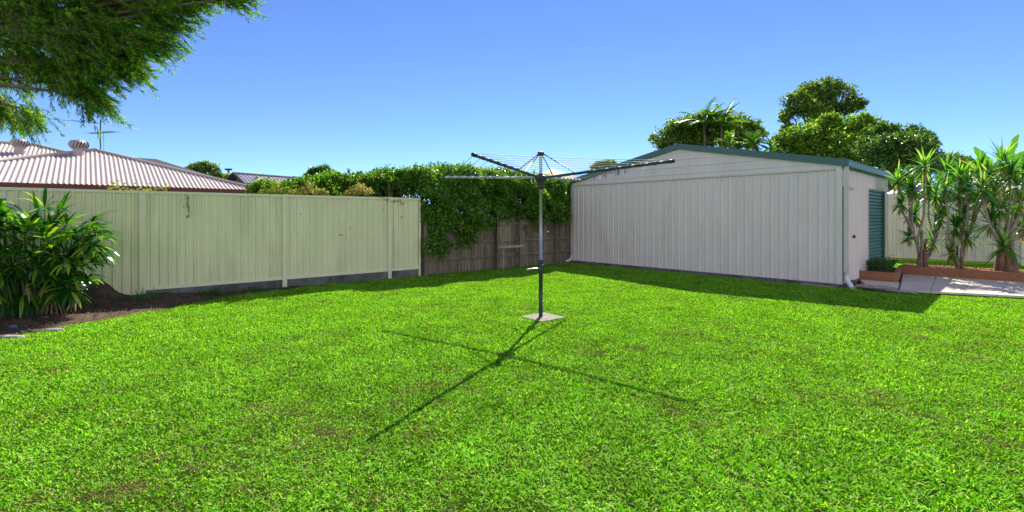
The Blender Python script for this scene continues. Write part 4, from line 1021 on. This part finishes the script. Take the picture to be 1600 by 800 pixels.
# ---- lawn: tufts of real blades
def lawn():
    protos = bpy.data.collections.new('grass_tufts')
    for i in range(8):
        n = 150 if i < 6 else 120; a = RNG.random(n)*2*math.pi; r = .10*np.sqrt(RNG.random(n))*1.35
        P = np.column_stack([r*np.cos(a), r*np.sin(a), np.zeros(n)])
        b = RNG.random(n)*2*math.pi; tilt = .55+.85*RNG.random(n)
        D = np.column_stack([np.cos(b)*np.sin(tilt), np.sin(b)*np.sin(tilt), np.cos(tilt)])
        mb = MB(); strips(mb, P, D, .018+.022*RNG.random(n), .0040+.0026*RNG.random(n), .7*RNG.random(n)+.1, 2, shape=[.8,1,.08])
        o = mb.build('tuft', L['grass'] if i < 6 else L['straw']); COL.objects.unlink(o); protos.objects.link(o)
    pts = []; ys = 1.7
    sp = .112
    left_lim = lambda y: -1.20*y-.6
    nx = int(60/sp)
    X, Y = np.meshgrid(np.arange(-16, 18, sp), np.arange(1.5, 20.5, sp)); X = X.ravel()+RNG.uniform(-.06,.06,X.size); Y = Y.ravel()+RNG.uniform(-.06,.06,Y.size)
    k = (X > -1.16*Y-.5) & (X < 1.16*Y+.5)
    # yard side of the left boundary and of the rear boundary
    rel = np.column_stack([X, Y])-P0; s = rel@FD; o = rel@FN
    e = np.interp(s, [-9,-5,-2.5,-1.55,-.5,.3,1.18,1.9,2.9,20], [3,2.9,2.55,2.25,1.57,1.1,.58,.26,.06,.06])
    k &= o > np.where(s > 5.6, -.05, e)+.03*np.sin(s*9)+.02
    rb = np.column_stack([X, Y])-B0; k &= (rb@BN > .06)
    rs_ = np.column_stack([X, Y])-C1; M2 = np.linalg.inv(np.column_stack([SD, SW])); ab = rs_@M2.T
    k &= ~((ab[:, 0] > -.06) & (ab[:, 0] < SL+.1) & (ab[:, 1] > -.08) & (ab[:, 1] < SDp+.1))
    def inpoly(poly):
        r = np.zeros(len(X), bool); m = len(poly)
        for i in range(m):
            x0, y0 = poly[i]; x1, y1 = poly[(i+1) % m]
            c = ((y0 > Y) != (y1 > Y)) & (X < (x1-x0)*(Y-y0)/(y1-y0+1e-12)+x0); r ^= c
        return r
    k &= ~inpoly([(7.0,10.5),(7.25,9.75),(7.75,9.45),(7.66,9.68),(11.5,7.82),(14.2,8.5),(13.9,9.4),(10.5,13.2),(9.7,12.6),(8.0,12.6)])
    rp = np.column_stack([X-.457, Y-7.33]); u = np.array([math.cos(.663), math.sin(.663)]); v = np.array([-u[1], u[0]])
    k &= ~((abs(rp@u) < .19) & (abs(rp@v) < .19))
    X = X[k]; Y = Y[k]
    nz = np.array([noise.fractal(Vector((x*.9, y*.9, 7.3)), 1, 2, 5) for x, y in zip(X, Y)])
    nz2 = np.array([noise.noise(Vector((x*3.5, y*3.5, 2.1))) for x, y in zip(X, Y)])
    # worn spots, strongest near the lower left and right corners
    wear = .2*np.exp(-(((X+2.4)/1.1)**2+((Y-2.7)/.55)**2))+.12*np.exp(-(((X-6)/2.5)**2+((Y-6)/1.5)**2))+.1*np.exp(-(((X+.2)/.4)**2+((Y-5.3)/.2)**2))
    val = nz*.6+nz2*.45-wear*2.2
    nearf = ((np.column_stack([X, Y])-P0)@FN < .7) & ((np.column_stack([X, Y])-P0)@FD > 7)
    val = val-np.where(nearf, .25, 0)
    sc = np.clip(1.02+val*.4, .6, 1.3); keep = np.ones(len(X), bool); dry = (val+.35*RNG.normal(size=len(X)) < -.72) & (RNG.random(len(X)) < .5)
    X, Y, sc, dry = X[keep], Y[keep], sc[keep], dry[keep]; n = len(X)
    # stray longer tufts
    sc = sc*np.where(RNG.random(n) < .02, 1.25, 1)*RNG.uniform(.85, 1.15, n)
    me = bpy.data.meshes.new('grass'); me.vertices.add(n)
    me.vertices.foreach_set('co', np.column_stack([X, Y, np.full(n, .0)]).astype(np.float32).ravel())
    for nm, ty, arr in (('rot', 'FLOAT', RNG.random(n)*6.283), ('scl', 'FLOAT', sc)):
        at_ = me.attributes.new(nm, ty, 'POINT'); at_.data.foreach_set('value', arr.astype(np.float32))
    at_ = me.attributes.new('idx', 'INT', 'POINT'); at_.data.foreach_set('value', np.where(dry, RNG.integers(6, 8, n), RNG.integers(0, 6, n)).astype(np.int32))
    me.update(); o = bpy.data.objects.new('grass', me); COL.objects.link(o)
    me.materials.append(L['grass'])
    ng = bpy.data.node_groups.new('grass_scatter', 'GeometryNodeTree')
    ng.interface.new_socket('Geometry', in_out='INPUT', socket_type='NodeSocketGeometry'); ng.interface.new_socket('Geometry', in_out='OUTPUT', socket_type='NodeSocketGeometry')
    gi = ng.nodes.new('NodeGroupInput'); go = ng.nodes.new('NodeGroupOutput')
    ci = ng.nodes.new('GeometryNodeCollectionInfo'); ci.inputs['Collection'].default_value = protos; ci.inputs['Separate Children'].default_value = True; ci.inputs['Reset Children'].default_value = True
    ip = ng.nodes.new('GeometryNodeInstanceOnPoints'); ip.inputs['Pick Instance'].default_value = True
    def na(nm, ty):
        a = ng.nodes.new('GeometryNodeInputNamedAttribute'); a.data_type = ty; a.inputs['Name'].default_value = nm; return a.outputs['Attribute']
    cx = ng.nodes.new('ShaderNodeCombineXYZ'); ng.links.new(na('rot', 'FLOAT'), cx.inputs[2]); e2r = ng.nodes.new('FunctionNodeEulerToRotation'); ng.links.new(cx.outputs[0], e2r.inputs[0])
    ng.links.new(gi.outputs[0], ip.inputs['Points']); ng.links.new(ci.outputs[0], ip.inputs['Instance']); ng.links.new(na('idx', 'INT'), ip.inputs['Instance Index'])
    ng.links.new(e2r.outputs[0], ip.inputs['Rotation']); ng.links.new(na('scl', 'FLOAT'), ip.inputs['Scale']); ng.links.new(ip.outputs[0], go.inputs[0])
    md = o.modifiers.new('scatter', 'NODES'); md.node_group = ng
    tag(o, 'short bright green lawn of broad bladed grass covering the yard', 'grass', kind='stuff')
    print('tufts', n)
lawn()

# ------------------------------------------------------------------ light, sky, camera
sd = Vector((.587, 2.38, 2.43)).normalized()
el = math.asin(sd.z); az = math.atan2(sd.x, sd.y)
sun = bpy.data.lights.new('sun', 'SUN'); sun.energy = 5.0; sun.angle = math.radians(.55); sun.color = (1, .95, .84)
so = bpy.data.objects.new('sun', sun); COL.objects.link(so); so.rotation_euler = sd.to_track_quat('Z', 'Y').to_euler(); so.location = (5, 20, 20)
w = bpy.data.worlds.new('World'); scene.world = w; w.use_nodes = True; nt = w.node_tree
sky = nt.nodes.new('ShaderNodeTexSky'); sky.sky_type = 'NISHITA'; sky.sun_disc = False; sky.sun_elevation = el; sky.sun_rotation = az
sky.air_density = .6; sky.dust_density = 0; sky.ozone_density = 6.0
bg = nt.nodes['Background']; bg.inputs[1].default_value = .1
# added fill light: unseen white cloud bank opposite the sun, brightening the shaded walls
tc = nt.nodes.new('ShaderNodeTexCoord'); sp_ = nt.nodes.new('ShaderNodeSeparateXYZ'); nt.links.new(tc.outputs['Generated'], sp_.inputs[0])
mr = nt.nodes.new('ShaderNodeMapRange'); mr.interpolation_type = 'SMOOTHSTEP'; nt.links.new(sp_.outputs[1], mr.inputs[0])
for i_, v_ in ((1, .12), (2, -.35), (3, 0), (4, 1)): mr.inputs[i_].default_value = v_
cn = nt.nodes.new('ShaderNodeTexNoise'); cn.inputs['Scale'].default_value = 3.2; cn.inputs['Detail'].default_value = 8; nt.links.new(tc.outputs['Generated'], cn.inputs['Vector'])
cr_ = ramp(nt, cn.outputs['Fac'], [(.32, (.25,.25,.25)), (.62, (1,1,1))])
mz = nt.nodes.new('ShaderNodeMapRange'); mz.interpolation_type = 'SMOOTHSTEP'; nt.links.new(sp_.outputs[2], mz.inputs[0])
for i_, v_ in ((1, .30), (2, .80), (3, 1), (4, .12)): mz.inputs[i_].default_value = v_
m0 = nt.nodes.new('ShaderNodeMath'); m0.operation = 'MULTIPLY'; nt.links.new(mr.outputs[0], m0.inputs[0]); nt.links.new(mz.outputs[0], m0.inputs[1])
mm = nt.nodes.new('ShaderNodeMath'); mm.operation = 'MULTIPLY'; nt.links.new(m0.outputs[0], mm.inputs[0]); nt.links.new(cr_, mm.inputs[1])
nt.links.new(mix(nt, mm.outputs[0], mix(nt, 1., sky.outputs[0], (.92,.98,1.15), 'MULTIPLY'), FILL_CLOUD), bg.inputs[0])

cam = bpy.data.cameras.new('camera'); co = bpy.data.objects.new('camera', cam); COL.objects.link(co)
co.location = (0, 0, EYE); co.rotation_euler = (math.pi/2, 0, 0)
cam.sensor_width = 36; cam.lens = F/1600*36; cam.shift_y = -(400-HZ)/1600; cam.clip_end = 2000; cam.clip_start = .05
scene.camera = co
scene.render.engine = 'CYCLES'
vs = scene.view_settings; vs.view_transform = 'Standard'; vs.look = 'None'; vs.exposure = .86; vs.gamma = 1
scene.cycles.max_bounces = 8; scene.cycles.transparent_max_bounces = 8
